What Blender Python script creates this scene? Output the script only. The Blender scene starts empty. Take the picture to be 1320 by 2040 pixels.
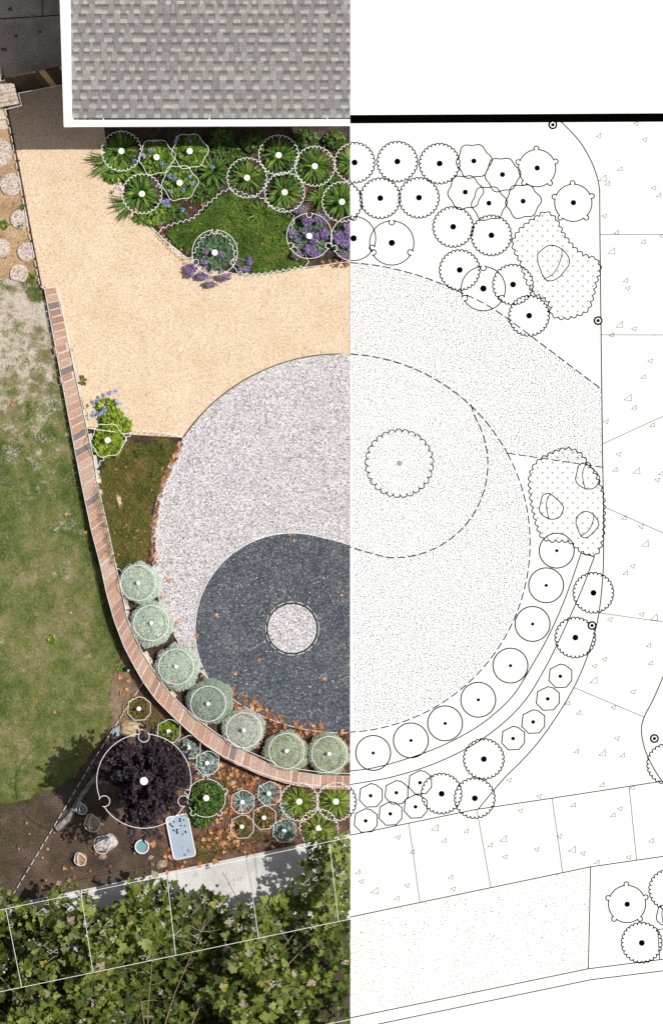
import bpy, bmesh, math, random
import numpy as np
from mathutils import Vector, noise as mnoise
random.seed(7)
RNG = np.random.default_rng(7)
PI = math.pi
SC = bpy.context.scene
COL = SC.collection

# ------------------------------------------------------------------ camera, sky, sun, exposure
S, D = 120.0, 70.0                    # picture pixels per metre on the ground; camera height
cam_d = bpy.data.cameras.new('camera')
cam = bpy.data.objects.new('camera', cam_d); COL.objects.link(cam)
cam.location = (0, 0, D); cam.rotation_euler = (0, 0, 0)
cam_d.sensor_fit = 'VERTICAL'
cam_d.angle = 2*math.atan((2040/S/2)/D)
cam_d.clip_start = 1.0; cam_d.clip_end = 500
SC.camera = cam
EL, AZ = math.radians(65), math.radians(11)
w = bpy.data.worlds.new('World'); SC.world = w; w.use_nodes = True
nt = w.node_tree
sky = nt.nodes.new('ShaderNodeTexSky'); sky.sky_type = 'NISHITA'; sky.sun_disc = False
sky.sun_elevation = EL; sky.sun_rotation = math.radians(90) - AZ
bg = nt.nodes['Background']; bg.inputs['Strength'].default_value = 0.07
sky.air_density = 0.8; sky.dust_density = 3.0; sky.ozone_density = 0.4   # hazy summer sky
hsv = nt.nodes.new('ShaderNodeHueSaturation'); hsv.inputs['Saturation'].default_value = 0.45
nt.links.new(sky.outputs[0], hsv.inputs['Color']); nt.links.new(hsv.outputs[0], bg.inputs['Color'])
sun_d = bpy.data.lights.new('sun', 'SUN'); sun_d.energy = 3.7; sun_d.angle = math.radians(0.5)
sun_d.color = (1.0, 0.965, 0.91)
sun = bpy.data.objects.new('sun', sun_d); COL.objects.link(sun)
sun.location = (20, 4, 40)
sv = Vector((math.cos(EL)*math.cos(AZ), math.cos(EL)*math.sin(AZ), math.sin(EL)))
sun.rotation_euler = sv.to_track_quat('Z', 'Y').to_euler()
SC.view_settings.view_transform = 'Standard'; SC.view_settings.look = 'None'
SC.view_settings.exposure = 0.0; SC.view_settings.gamma = 1
SC.render.resolution_x, SC.render.resolution_y = 662, 1024
SC.cycles.max_bounces = 5; SC.cycles.transparent_max_bounces = 4

# ------------------------------------------------------------------ helpers
def at(px, py, z=0.0):
    """a picture pixel as a point at height z"""
    k = (D - z)/D
    return ((px - 660)/S*k, (1020 - py)/S*k, z)
XB = (697 - 660)/S                     # where the garden ends and the plan sheet begins

def tag(o, label=None, cat=None, group=None, kind=None):
    if label: o['label'] = label
    if cat: o['category'] = cat
    if group: o['group'] = group
    if kind: o['kind'] = kind
    return o
def empty(name, loc):
    o = bpy.data.objects.new(name, None); COL.objects.link(o); o.location = loc
    o.empty_display_size = 0.1
    return o
def clip_bm(me, xmax):
    bm = bmesh.new(); bm.from_mesh(me)
    bmesh.ops.bisect_plane(bm, geom=bm.verts[:]+bm.edges[:]+bm.faces[:], plane_co=(xmax,0,0), plane_no=(1,0,0), clear_outer=True)
    bm.to_mesh(me); bm.free()

class M:
    """collects faces in world metres; build() makes ONE mesh object"""
    def __init__(s): s.v=[]; s.f=[]; s.r=[]; s.m=[]; s.n=0
    def add(s, verts, faces, rnd=0.5, mi=0):
        verts = np.asarray(verts, float).reshape(-1,3); b = s.n
        s.v.append(verts); s.n += len(verts)
        for k, f in enumerate(faces):
            s.f.append([b+i for i in f]); s.r.append(rnd if np.isscalar(rnd) else rnd[k]); s.m.append(mi)
    def scatter(s, T, P, R, L, rnd, mi=0):
        """T=(verts, tris) template laid at P with rotations R and sizes L"""
        tv, tf = T; n = len(P)
        if n == 0: return
        L = np.asarray(L, float)
        sc = L.reshape(n,1,-1) if L.ndim > 1 else L.reshape(n,1,1)
        V = np.einsum('nij,nkj->nki', R, tv[None]*sc) + P[:,None,:]
        F = (np.arange(n)[:,None,None]*len(tv) + tf[None]).reshape(-1,3) + s.n
        s.v.append(V.reshape(-1,3)); s.n += n*len(tv)
        s.f += F.tolist(); s.r += np.repeat(rnd, len(tf)).tolist(); s.m += [mi]*len(F)
    def box(s, c, sz, rot=0.0, rnd=0.5, mi=0, tilt=0.0):
        hx,hy,hz = sz[0]/2,sz[1]/2,sz[2]/2
        pts=[]
        for z in (-hz,hz):
            for x,y in ((-hx,-hy),(hx,-hy),(hx,hy),(-hx,hy)):
                X=x*math.cos(rot)-y*math.sin(rot); Y=x*math.sin(rot)+y*math.cos(rot)
                pts.append((c[0]+X,c[1]+Y,c[2]+z))
        s.add(pts,[(3,2,1,0),(4,5,6,7),(0,1,5,4),(1,2,6,5),(2,3,7,6),(3,0,4,7)],rnd,mi)
    def prism(s, poly, z0, z1, rnd=0.5, mi=0):
        """poly: list of (x,y) metres, any winding"""
        a = sum(p[0]*q[1]-q[0]*p[1] for p,q in zip(poly, poly[1:]+poly[:1]))
        if a < 0: poly = poly[::-1]
        n=len(poly)
        V=[(x,y,z0) for x,y in poly]+[(x,y,z1) for x,y in poly]
        s.add(V,[list(range(n,2*n)), list(range(n))[::-1]]+[[i,(i+1)%n,n+(i+1)%n,n+i] for i in range(n)],rnd,mi)
    def sheet(s, poly, z, rnd=0.5, mi=0):
        a = sum(p[0]*q[1]-q[0]*p[1] for p,q in zip(poly, poly[1:]+poly[:1]))
        if a < 0: poly = poly[::-1]
        s.add([(x,y,z) for x,y in poly],[list(range(len(poly)))],rnd,mi)
    def tube(s, pts, r, sides=6, closed=False, rnd=0.5, mi=0, r2=None):
        P=[Vector(p) for p in pts]; n=len(P)
        if n < 2: return
        V=[]
        for i in range(n):
            a = P[(i-1)%n] if (closed or i>0) else P[i]
            b = P[(i+1)%n] if (closed or i<n-1) else P[i]
            t=(b-a)
            t = t.normalized() if t.length>1e-9 else Vector((1,0,0))
            up=Vector((0,0,1)) if abs(t.z)<.95 else Vector((1,0,0))
            sd=t.cross(up).normalized(); u=sd.cross(t)
            rr = r if r2 is None else r+(r2-r)*i/(n-1)
            for k in range(sides):
                an=2*PI*(k+.5)/sides
                V.append(P[i]+sd*(rr*math.cos(an))+u*(rr*math.sin(an)))
        F=[]
        m = n if closed else n-1
        for i in range(m):
            j=(i+1)%n
            for k in range(sides):
                l=(k+1)%sides
                F.append((i*sides+k,j*sides+k,j*sides+l,i*sides+l))
        if not closed:
            F.append(tuple(range(sides))); F.append(tuple((n-1)*sides+k for k in range(sides))[::-1])
        s.add([tuple(v) for v in V],F,rnd,mi)
    def build(s, name, mats, parent=None, base=None, clip=True, smooth=False):
        V=np.concatenate(s.v) if s.v else np.zeros((0,3))
        origin=np.zeros(3)
        if parent is not None: origin=np.array(parent.matrix_basis.translation if parent.parent is None else parent.matrix_basis.translation+parent.parent.matrix_basis.translation)
        elif base is not None: origin=np.array(base,float)
        V=V-origin
        me=bpy.data.meshes.new(name)
        nf=len(s.f); lt=np.array([len(f) for f in s.f],np.int32)
        me.vertices.add(len(V)); me.vertices.foreach_set('co',V.astype(np.float32).ravel())
        me.loops.add(int(lt.sum())); me.loops.foreach_set('vertex_index',np.fromiter((i for f in s.f for i in f),np.int32,int(lt.sum())))
        me.polygons.add(nf); st=np.concatenate([[0],np.cumsum(lt)[:-1]]).astype(np.int32) if nf else np.zeros(0,np.int32)
        me.polygons.foreach_set('loop_start',st)
        if not isinstance(mats,(list,tuple)): mats=[mats]
        for mm in mats: me.materials.append(mm)
        me.polygons.foreach_set('material_index',np.array(s.m,np.int32))
        me.polygons.foreach_set('use_smooth',np.full(nf,bool(smooth)))
        at_=me.attributes.new('rnd','FLOAT','FACE'); at_.data.foreach_set('value',np.array(s.r,np.float32))
        me.update(calc_edges=True); me.validate()
        if clip and len(V) and (V[:,0]+origin[0]).max()>XB+1e-4: clip_bm(me, XB-origin[0])
        o=bpy.data.objects.new(name,me); COL.objects.link(o)
        if parent is not None: o.parent=parent
        elif base is not None: o.location=base
        return o

def rots(az, pitch, roll):
    """leaf axis +Y, normal +Z; az about Z, pitch raises the tip, roll about the axis"""
    ca,sa=np.cos(az),np.sin(az); cp,sp=np.cos(pitch),np.sin(pitch); cr,sr=np.cos(roll),np.sin(roll)
    z=np.zeros_like(ca); o=np.ones_like(ca)
    Rz=np.stack([np.stack([ca,-sa,z],-1),np.stack([sa,ca,z],-1),np.stack([z,z,o],-1)],-2)
    Rx=np.stack([np.stack([o,z,z],-1),np.stack([z,cp,-sp],-1),np.stack([z,sp,cp],-1)],-2)
    Ry=np.stack([np.stack([cr,z,sr],-1),np.stack([z,o,z],-1),np.stack([-sr,z,cr],-1)],-2)
    return Rz@Rx@Ry
def U(a,b,n): return RNG.uniform(a,b,n)
def inside(poly, X, Y):
    X=np.asarray(X,float); Y=np.asarray(Y,float); c=np.zeros(X.shape,bool); n=len(poly)
    for i in range(n):
        x1,y1=poly[i]; x2,y2=poly[(i+1)%n]
        if y1==y2: continue
        m=((y1>Y)!=(y2>Y)) & (X < (x2-x1)*(Y-y1)/(y2-y1)+x1); c^=m
    return c
def in_poly(poly, n):
    """n random points in a pixel polygon"""
    xs=[p[0] for p in poly]; ys=[p[1] for p in poly]; X=[];Y=[]; k=0
    while k<n:
        x=U(min(xs),max(xs),n*2); y=U(min(ys),max(ys),n*2); m=inside(poly,x,y)
        X.append(x[m]); Y.append(y[m]); k+=m.sum()
        if k==0: break
    return np.concatenate(X)[:n],np.concatenate(Y)[:n]
_tab=RNG.random((64,64))
def vnoise(x,y,sc):
    x=np.asarray(x)/sc+100; y=np.asarray(y)/sc+100
    i=np.floor(x).astype(int); j=np.floor(y).astype(int); fx=x-i; fy=y-j
    fx=fx*fx*(3-2*fx); fy=fy*fy*(3-2*fy)
    g=lambda a,b:_tab[a%64,b%64]
    return (g(i,j)*(1-fx)+g(i+1,j)*fx)*(1-fy)+(g(i,j+1)*(1-fx)+g(i+1,j+1)*fx)*fy
def xy(px,py,z=0.0):
    k=(D-np.asarray(z,float))/D
    return np.stack([(np.asarray(px)-660)/S*k,(1020-np.asarray(py))/S*k,np.asarray(z,float)+0*np.asarray(px)],-1)
def mpoly(pts): return [at(x,y)[:2] for x,y in pts]
def rough(poly, step=9, amp=4):
    out=[]; n=len(poly)
    for i in range(n):
        a=np.array(poly[i],float); b=np.array(poly[(i+1)%n],float); L=np.linalg.norm(b-a); k=max(1,int(L/step))
        for j in range(k):
            p=a+(b-a)*j/k; out.append((p[0]+random.uniform(-amp,amp),p[1]+random.uniform(-amp,amp)))
    return out
def resample(pts, step, closed=False):
    P=[np.array(p,float) for p in pts]+([np.array(pts[0],float)] if closed else [])
    d=[0]
    for a,b in zip(P,P[1:]): d.append(d[-1]+np.linalg.norm(b-a))
    n=max(2,int(round(d[-1]/step))); t=np.linspace(0,d[-1],n+1)
    P=np.array(P); q=np.stack([np.interp(t,d,P[:,k]) for k in range(P.shape[1])],-1)
    return [tuple(x) for x in (q[:-1] if closed else q)]
def smooth(pts, it=2, closed=False):
    P=[np.array(p,float) for p in pts]
    for _ in range(it):
        Q=[]
        n=len(P)
        if not closed: Q.append(P[0])
        for i in range(n if closed else n-1):
            a,b=P[i],P[(i+1)%n]; Q+= [a*.75+b*.25, a*.25+b*.75]
        if not closed: Q.append(P[-1])
        P=Q
    return [tuple(p) for p in P]
def dashes(pts, on, off, start=0.0):
    R=resample(pts,1.0); out=[]; cur=[]; L=on+off
    for i,p in enumerate(R):
        if (i+start)%L<on: cur.append(p)
        else:
            if len(cur)>1: out.append(cur)
            cur=[]
    if len(cur)>1: out.append(cur)
    return [[c[0]]+c[4:-4:5]+[c[-1]] if len(c)>9 else [c[0],c[-1]] for c in out]
def arc(cx,cy,r,a0,a1,n=40):
    """degrees, counter-clockwise as seen in the picture"""
    return [(cx+r*math.cos(math.radians(a0+(a1-a0)*i/n)), cy-r*math.sin(math.radians(a0+(a1-a0)*i/n))) for i in range(n+1)]

# ------------------------------------------------------------------ materials
def nn(t,kind,**kw):
    n=t.nodes.new(kind)
    for k,v in kw.items(): setattr(n,k,v)
    return n
def ramp(t, stops, interp='LINEAR'):
    r=nn(t,'ShaderNodeValToRGB'); cr=r.color_ramp; cr.interpolation=interp
    while len(cr.elements)>1: cr.elements.remove(cr.elements[-1])
    cr.elements[0].position=stops[0][0]; cr.elements[0].color=(*stops[0][1],1)
    for p,c in stops[1:]:
        e=cr.elements.new(p); e.color=(*c,1)
    return r
def base_mat(name, rough_=0.8, spec=0.25):
    m=bpy.data.materials.new(name); m.use_nodes=True; t=m.node_tree
    p=t.nodes['Principled BSDF']; p.inputs['Roughness'].default_value=rough_; p.inputs['Specular IOR Level'].default_value=spec
    return m,t,p
def pos(t): return nn(t,'ShaderNodeNewGeometry').outputs['Position']
def noise_mat(name, stops, scale=8, detail=6, rough_=0.85, bump=0.3, bscale=None, fine=None, spec=.2, interp='LINEAR', fine_amt=.35):
    m,t,p=base_mat(name,rough_,spec); P=pos(t)
    n=nn(t,'ShaderNodeTexNoise'); n.inputs['Scale'].default_value=scale; n.inputs['Detail'].default_value=detail; n.inputs['Roughness'].default_value=.65
    t.links.new(P,n.inputs['Vector']); r=ramp(t,stops,interp); t.links.new(n.outputs['Fac'],r.inputs['Fac'])
    out=r.outputs['Color']
    if fine:
        n2=nn(t,'ShaderNodeTexNoise'); n2.inputs['Scale'].default_value=fine; n2.inputs['Detail'].default_value=3
        t.links.new(P,n2.inputs['Vector'])
        r2=ramp(t,[(.3,(1-fine_amt,)*3),(.7,(1+fine_amt,)*3)]); t.links.new(n2.outputs['Fac'],r2.inputs['Fac'])
        mx=nn(t,'ShaderNodeMix',data_type='RGBA',blend_type='MULTIPLY'); mx.inputs['Factor'].default_value=1
        t.links.new(out,mx.inputs['A']); t.links.new(r2.outputs['Color'],mx.inputs['B']); out=mx.outputs['Result']
    t.links.new(out,p.inputs['Base Color'])
    if bump:
        b=nn(t,'ShaderNodeBump'); b.inputs['Strength'].default_value=bump; b.inputs['Distance'].default_value=.02
        nb=nn(t,'ShaderNodeTexNoise'); nb.inputs['Scale'].default_value=bscale or scale*6; nb.inputs['Detail'].default_value=4
        t.links.new(P,nb.inputs['Vector']); t.links.new(nb.outputs['Fac'],b.inputs['Height']); t.links.new(b.outputs['Normal'],p.inputs['Normal'])
    return m
def gravel_mat(name, cells, cscale, tint, tscale=1.2, bump=.6, cells2=None):
    """stones as coloured cells; TINT drifts the mixture over metres"""
    m,t,p=base_mat(name,.85,.2); P=pos(t)
    wn=nn(t,'ShaderNodeTexNoise'); wn.inputs['Scale'].default_value=cscale*1.3; t.links.new(P,wn.inputs['Vector'])
    ad=nn(t,'ShaderNodeVectorMath',operation='MULTIPLY_ADD'); ad.inputs[1].default_value=(.6/cscale,)*3
    t.links.new(wn.outputs['Color'],ad.inputs[0]); t.links.new(P,ad.inputs[2])
    v=nn(t,'ShaderNodeTexVoronoi'); v.inputs['Scale'].default_value=cscale; t.links.new(ad.outputs[0],v.inputs['Vector'])
    sp=nn(t,'ShaderNodeSeparateColor'); t.links.new(v.outputs['Color'],sp.inputs[0])
    r=ramp(t,cells); t.links.new(sp.outputs[0],r.inputs['Fac'])
    n=nn(t,'ShaderNodeTexNoise'); n.inputs['Scale'].default_value=tscale; n.inputs['Detail'].default_value=5; n.inputs['Roughness'].default_value=.7
    t.links.new(P,n.inputs['Vector']); r2=ramp(t,tint); t.links.new(n.outputs['Fac'],r2.inputs['Fac'])
    mx=nn(t,'ShaderNodeMix',data_type='RGBA',blend_type='MULTIPLY'); mx.inputs['Factor'].default_value=1
    t.links.new(r.outputs['Color'],mx.inputs['A']); t.links.new(r2.outputs['Color'],mx.inputs['B'])
    t.links.new(mx.outputs['Result'],p.inputs['Base Color'])
    b=nn(t,'ShaderNodeBump'); b.inputs['Strength'].default_value=bump; b.inputs['Distance'].default_value=.012
    t.links.new(sp.outputs[1],b.inputs['Height']); t.links.new(b.outputs['Normal'],p.inputs['Normal'])
    return m
def leaf_mat(name, stops, trans=.25, rough_=.5, spec=.35, tcol=None, interp='LINEAR', gain=1.0):
    m,t,p=base_mat(name,rough_,spec)
    a=nn(t,'ShaderNodeAttribute'); a.attribute_name='rnd'
    stops=[(q,tuple(min(.95,x*gain) for x in c)) for q,c in stops]
    r=ramp(t,stops,interp); t.links.new(a.outputs['Fac'],r.inputs['Fac'])
    n=nn(t,'ShaderNodeTexNoise'); n.inputs['Scale'].default_value=45; t.links.new(pos(t),n.inputs['Vector'])
    r2=ramp(t,[(.3,(.75,.75,.75)),(.7,(1.2,1.2,1.2))]); t.links.new(n.outputs['Fac'],r2.inputs['Fac'])
    mx=nn(t,'ShaderNodeMix',data_type='RGBA',blend_type='MULTIPLY'); mx.inputs['Factor'].default_value=1
    t.links.new(r.outputs['Color'],mx.inputs['A']); t.links.new(r2.outputs['Color'],mx.inputs['B'])
    t.links.new(mx.outputs['Result'],p.inputs['Base Color'])
    if trans:
        tr=nn(t,'ShaderNodeBsdfTranslucent'); t.links.new(mx.outputs['Result'],tr.inputs['Color'])
        ms=nn(t,'ShaderNodeMixShader'); ms.inputs[0].default_value=trans
        t.links.new(p.outputs[0],ms.inputs[1]); t.links.new(tr.outputs[0],ms.inputs[2])
        t.links.new(ms.outputs[0],t.nodes['Material Output'].inputs['Surface'])
    return m
def flat_mat(name,c,rough_=.7,spec=.2):
    m,t,p=base_mat(name,rough_,spec)
    n=nn(t,'ShaderNodeTexNoise'); n.inputs['Scale'].default_value=30; t.links.new(pos(t),n.inputs['Vector'])
    r=ramp(t,[(.3,tuple(x*.96 for x in c)),(.7,tuple(min(1,x*1.03) for x in c))]); t.links.new(n.outputs['Fac'],r.inputs['Fac'])
    t.links.new(r.outputs['Color'],p.inputs['Base Color'])
    return m

MAT={}
MAT['soil']=noise_mat('soil',[(.3,(.042,.031,.023)),(.5,(.085,.060,.044)),(.7,(.155,.11,.078))],2.2,8,bump=.8,bscale=40,fine=45,fine_amt=.45)  # dark tone also stands in for shade at the lower lawn corner
MAT['mulch']=noise_mat('mulch',[(.3,(.03,.021,.015)),(.5,(.065,.045,.033)),(.7,(.13,.095,.072))],6,8,bump=1.0,bscale=50,fine=60,fine_amt=.55)
MAT['tan_dirt']=noise_mat('tan_dirt',[(.3,(.24,.15,.085)),(.5,(.42,.28,.16)),(.7,(.54,.39,.24))],2.5,8,bump=.6,bscale=40,fine=50,fine_amt=.3)
def lawn_ground():
    # thatch and earth; the bare dry earth gathers towards the stepping stones
    m,t,p=base_mat('lawn_soil',.9,.1); P=pos(t)
    def nz(sc,d,r=.65):
        n=nn(t,'ShaderNodeTexNoise'); n.inputs['Scale'].default_value=sc; n.inputs['Detail'].default_value=d; n.inputs['Roughness'].default_value=r; t.links.new(P,n.inputs['Vector']); return n.outputs['Fac']
    a=ramp(t,[(.3,(.11,.13,.04)),(.5,(.19,.175,.08)),(.7,(.30,.25,.16))]); t.links.new(nz(4,8),a.inputs['Fac'])
    b=ramp(t,[(.3,(.40,.335,.26)),(.5,(.54,.465,.40)),(.7,(.66,.59,.54))]); t.links.new(nz(22,6),b.inputs['Fac'])
    sx=nn(t,'ShaderNodeSeparateXYZ'); t.links.new(P,sx.inputs[0])
    mr=nn(t,'ShaderNodeMapRange'); mr.inputs['From Min'].default_value=-.6; mr.inputs['From Max'].default_value=3.2; mr.inputs['To Min'].default_value=-.06; mr.inputs['To Max'].default_value=.13; t.links.new(sx.outputs['Y'],mr.inputs['Value'])
    ad=nn(t,'ShaderNodeMath',operation='ADD'); t.links.new(nz(2.6,9,.72),ad.inputs[0]); t.links.new(mr.outputs[0],ad.inputs[1])
    k=ramp(t,[(.53,(0,0,0)),(.64,(1,1,1))]); t.links.new(ad.outputs[0],k.inputs['Fac'])
    mx=nn(t,'ShaderNodeMix',data_type='RGBA'); t.links.new(k.outputs['Color'],mx.inputs['Factor']); t.links.new(a.outputs['Color'],mx.inputs['A']); t.links.new(b.outputs['Color'],mx.inputs['B'])
    t.links.new(mx.outputs['Result'],p.inputs['Base Color'])
    bu=nn(t,'ShaderNodeBump'); bu.inputs['Strength'].default_value=.8; bu.inputs['Distance'].default_value=.02; t.links.new(nz(50,4),bu.inputs['Height']); t.links.new(bu.outputs['Normal'],p.inputs['Normal'])
    return m
MAT['lawn_soil']=lawn_ground()
MAT['tan_gravel']=gravel_mat('tan_gravel',[(0,(.38,.26,.15)),(.08,(.57,.41,.26)),(.3,(.675,.515,.355)),(.7,(.735,.58,.415)),(1,(.81,.69,.54))],78,[(.3,(.90,.88,.85)),(.5,(1,1,1)),(.72,(1.07,1.09,1.13))],1.7,.35)
MAT['white_gravel']=gravel_mat('white_gravel',[(0,(.15,.11,.10)),(.12,(.31,.255,.25)),(.32,(.48,.45,.46)),(.55,(.64,.625,.64)),(.8,(.79,.78,.80)),(1,(.90,.89,.91))],70,[(.3,(.83,.83,.87)),(.5,(.95,.94,.95)),(.7,(1.03,1.01,1.0))],1.6,.7)
MAT['dark_gravel']=gravel_mat('dark_gravel',[(0,(.038,.044,.055)),(.5,(.085,.097,.117)),(.85,(.145,.16,.183)),(.97,(.24,.25,.265)),(1,(.45,.44,.43))],62,[(.3,(.72,.77,.85)),(.5,(1,1,1)),(.7,(1.3,1.22,1.16))],1.5,.7)
MAT['concrete']=noise_mat('concrete',[(.3,(.46,.45,.44)),(.5,(.60,.59,.575)),(.7,(.70,.69,.67))],1.3,8,bump=.15,bscale=80,fine=70,fine_amt=.12)
MAT['patio']=noise_mat('patio',[(.3,(.33,.285,.26)),(.5,(.47,.42,.385)),(.7,(.58,.53,.49))],2.2,9,bump=.3,bscale=60,fine=35,fine_amt=.3)
MAT['brick']=leaf_mat('brick',[(0,(.21,.175,.165)),(.115,(.25,.20,.185)),(.12,(.33,.20,.155)),(.3,(.42,.25,.19)),(.5,(.48,.29,.20)),(.7,(.51,.345,.265)),(.9,(.47,.325,.265)),(1,(.56,.40,.325))],0,.85,.2)
MAT['mortar']=noise_mat('mortar',[(.3,(.52,.45,.39)),(.7,(.74,.67,.60))],14,4,bump=.4)
MAT['pale_stone']=noise_mat('pale_stone',[(.3,(.42,.36,.28)),(.5,(.60,.53,.42)),(.7,(.70,.64,.54))],6,6,bump=.5,fine=60)
MAT['stepping']=gravel_mat('stepping',[(0,(.26,.19,.16)),(.2,(.45,.35,.30)),(.5,(.60,.50,.44)),(1,(.78,.70,.64))],58,[(.3,(.9,.9,.9)),(.7,(1.05,1.03,1.0))],3,.7)
MAT['trim']=flat_mat('trim',(.93,.93,.93),.5)
MAT['wall_paint']=noise_mat('wall_paint',[(.3,(.55,.52,.47)),(.7,(.6,.57,.52))],3,3,bump=.1)
MAT['dark']=flat_mat('dark',(.03,.03,.03),.6)
MAT['metal']=noise_mat('metal',[(.3,(.05,.035,.028)),(.7,(.13,.09,.07))],9,5,bump=.2)
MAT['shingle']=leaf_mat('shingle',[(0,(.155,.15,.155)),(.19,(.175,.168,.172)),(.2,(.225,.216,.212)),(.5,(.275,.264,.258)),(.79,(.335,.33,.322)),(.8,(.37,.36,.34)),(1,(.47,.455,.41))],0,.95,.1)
MAT['wood']=noise_mat('wood',[(.3,(.07,.048,.034)),(.5,(.13,.09,.062)),(.7,(.22,.16,.115))],7,7,bump=.5,fine=30)
MAT['pale_wood']=leaf_mat('pale_wood',[(0,(.05,.038,.03)),(.35,(.08,.06,.047)),(.6,(.12,.085,.06)),(.8,(.50,.35,.20)),(1,(.58,.43,.26))],0,.9,.1)
MAT['post_wood']=noise_mat('post_wood',[(.3,(.28,.21,.16)),(.5,(.50,.41,.34)),(.7,(.62,.54,.48))],5,8,bump=.6,fine=25)
MAT['bark']=noise_mat('bark',[(.3,(.22,.16,.11)),(.7,(.42,.33,.24))],20,5,bump=.5)
MAT['dark_bark']=noise_mat('dark_bark',[(.3,(.05,.035,.03)),(.7,(.11,.08,.065))],20,5,bump=.5)
MAT['line']=flat_mat('white_line',(.93,.93,.92),.6)
MAT['paper']=flat_mat('paper',(.86,.86,.86),.8,.05)
MAT['ink']=flat_mat('ink',(.001,.001,.001),.9,.0)
MAT['grey_ink']=flat_mat('grey_ink',(.24,.24,.24),.9,.0)
MAT['stipple_ink']=flat_mat('stipple_ink',(.14,.14,.14),.9,.0)
MAT['dot_grey']=flat_mat('dot_grey',(.32,.32,.32),.9,.0)
# foliage
MAT['strap']=leaf_mat('strap_leaf',[(0,(.018,.045,.008)),(.35,(.045,.098,.014)),(.7,(.08,.15,.022)),(.9,(.125,.20,.035)),(.975,(.20,.21,.05)),(1,(.36,.27,.10))],.25,.45,.3,gain=1.75)
MAT['strap_lime']=leaf_mat('lime_strap_leaf',[(0,(.06,.10,.012)),(.4,(.12,.19,.02)),(.8,(.22,.30,.04)),(1,(.42,.42,.12))],.25,.4,.5,gain=1.7)
MAT['plumbago']=leaf_mat('plumbago_leaf',[(0,(.045,.085,.012)),(.5,(.09,.16,.02)),(.9,(.16,.25,.035)),(1,(.28,.33,.08))],.25,.5,.3,gain=1.75)
MAT['lime_leaf']=leaf_mat('lime_leaf',[(0,(.07,.11,.01)),(.5,(.15,.23,.018)),(1,(.30,.37,.04))],.25,.5,.3,gain=1.6)
MAT['blue_petal']=leaf_mat('blue_petal',[(0,(.17,.22,.62)),(.6,(.28,.36,.80)),(1,(.55,.62,.88))],.2,.6,.2)
MAT['mauve_petal']=leaf_mat('mauve_petal',[(0,(.13,.085,.20)),(.5,(.27,.19,.40)),(.8,(.38,.29,.53)),(1,(.54,.47,.60))],.15,.7,.1)
MAT['faded_petal']=leaf_mat('faded_petal',[(0,(.16,.12,.17)),(.5,(.28,.21,.31)),(1,(.42,.35,.46))],.15,.7,.1)
MAT['statice_leaf']=leaf_mat('statice_leaf',[(0,(.035,.07,.03)),(.5,(.075,.13,.065)),(1,(.15,.22,.13))],.2,.5,.3,gain=1.7)
MAT['cover']=leaf_mat('cover_leaf',[(0,(.022,.045,.006)),(.4,(.045,.085,.010)),(.8,(.085,.14,.018)),(.95,(.15,.20,.035)),(1,(.33,.27,.10))],.2,.55,.3,gain=2.3)
MAT['cover_olive']=leaf_mat('cover_olive_leaf',[(0,(.035,.036,.008)),(.35,(.066,.074,.013)),(.62,(.095,.108,.02)),(.75,(.15,.10,.035)),(1,(.26,.14,.07))],.2,.55,.3,gain=2.1)
MAT['santolina']=leaf_mat('santolina_leaf',[(0,(.08,.085,.06)),(.10,(.17,.185,.14)),(.3,(.30,.345,.285)),(.7,(.45,.52,.45)),(.97,(.56,.62,.55)),(1,(.40,.26,.15))],.15,.7,.15,gain=1.6)
MAT['santolina_core']=noise_mat('santolina_core',[(.35,(.10,.11,.085)),(.65,(.26,.29,.235))],26,4,bump=.8,bscale=60)
for nm,f_ in (('santolina_dark',(.70,.72,.70)),('santolina_grey',(1.05,.97,1.02)),('santolina_olive',(.93,.90,.80))):
    MAT[nm]=leaf_mat(nm,[(q,tuple(a*b for a,b in zip(c,f_))) for q,c in [(0,(.08,.085,.06)),(.10,(.17,.185,.14)),(.3,(.30,.345,.285)),(.7,(.45,.52,.45)),(.97,(.56,.62,.55)),(1,(.40,.26,.15))]],.15,.7,.15,gain=1.6)
MAT['purple_leaf']=leaf_mat('purple_leaf',[(0,(.010,.006,.010)),(.5,(.026,.016,.022)),(.9,(.05,.03,.042)),(1,(.085,.055,.07))],.08,.6,.3,gain=1.25)
MAT['silver']=leaf_mat('silver_leaf',[(0,(.10,.135,.12)),(.5,(.18,.24,.215)),(1,(.33,.40,.37))],.1,.6,.2,gain=1.6)
MAT['brown_green']=leaf_mat('brown_green_leaf',[(0,(.06,.04,.02)),(.3,(.11,.085,.03)),(.6,(.10,.11,.03)),(.85,(.19,.17,.05)),(1,(.30,.18,.08))],.15,.7,.15,gain=1.5)
MAT['shrub']=leaf_mat('shrub_leaf',[(0,(.025,.055,.01)),(.5,(.055,.11,.016)),(.9,(.10,.17,.03)),(1,(.2,.25,.06))],.2,.45,.4,gain=1.35)
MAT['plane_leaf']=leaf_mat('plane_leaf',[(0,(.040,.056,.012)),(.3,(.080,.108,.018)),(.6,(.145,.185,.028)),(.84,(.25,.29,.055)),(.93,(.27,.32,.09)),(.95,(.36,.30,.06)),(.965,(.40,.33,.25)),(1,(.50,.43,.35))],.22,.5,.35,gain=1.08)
MAT['litter']=leaf_mat('litter',[(0,(.16,.075,.045)),(.35,(.32,.14,.07)),(.7,(.52,.235,.10)),(.9,(.62,.33,.17)),(1,(.70,.46,.30))],.1,.7,.15,gain=1.1)
MAT['grass']=leaf_mat('grass_blade',[(0,(.040,.078,.014)),(.3,(.078,.125,.022)),(.5,(.13,.165,.036)),(.68,(.23,.215,.08)),(.84,(.34,.28,.17)),(1,(.44,.38,.31))],.2,.7,.15,gain=1.65)

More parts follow.
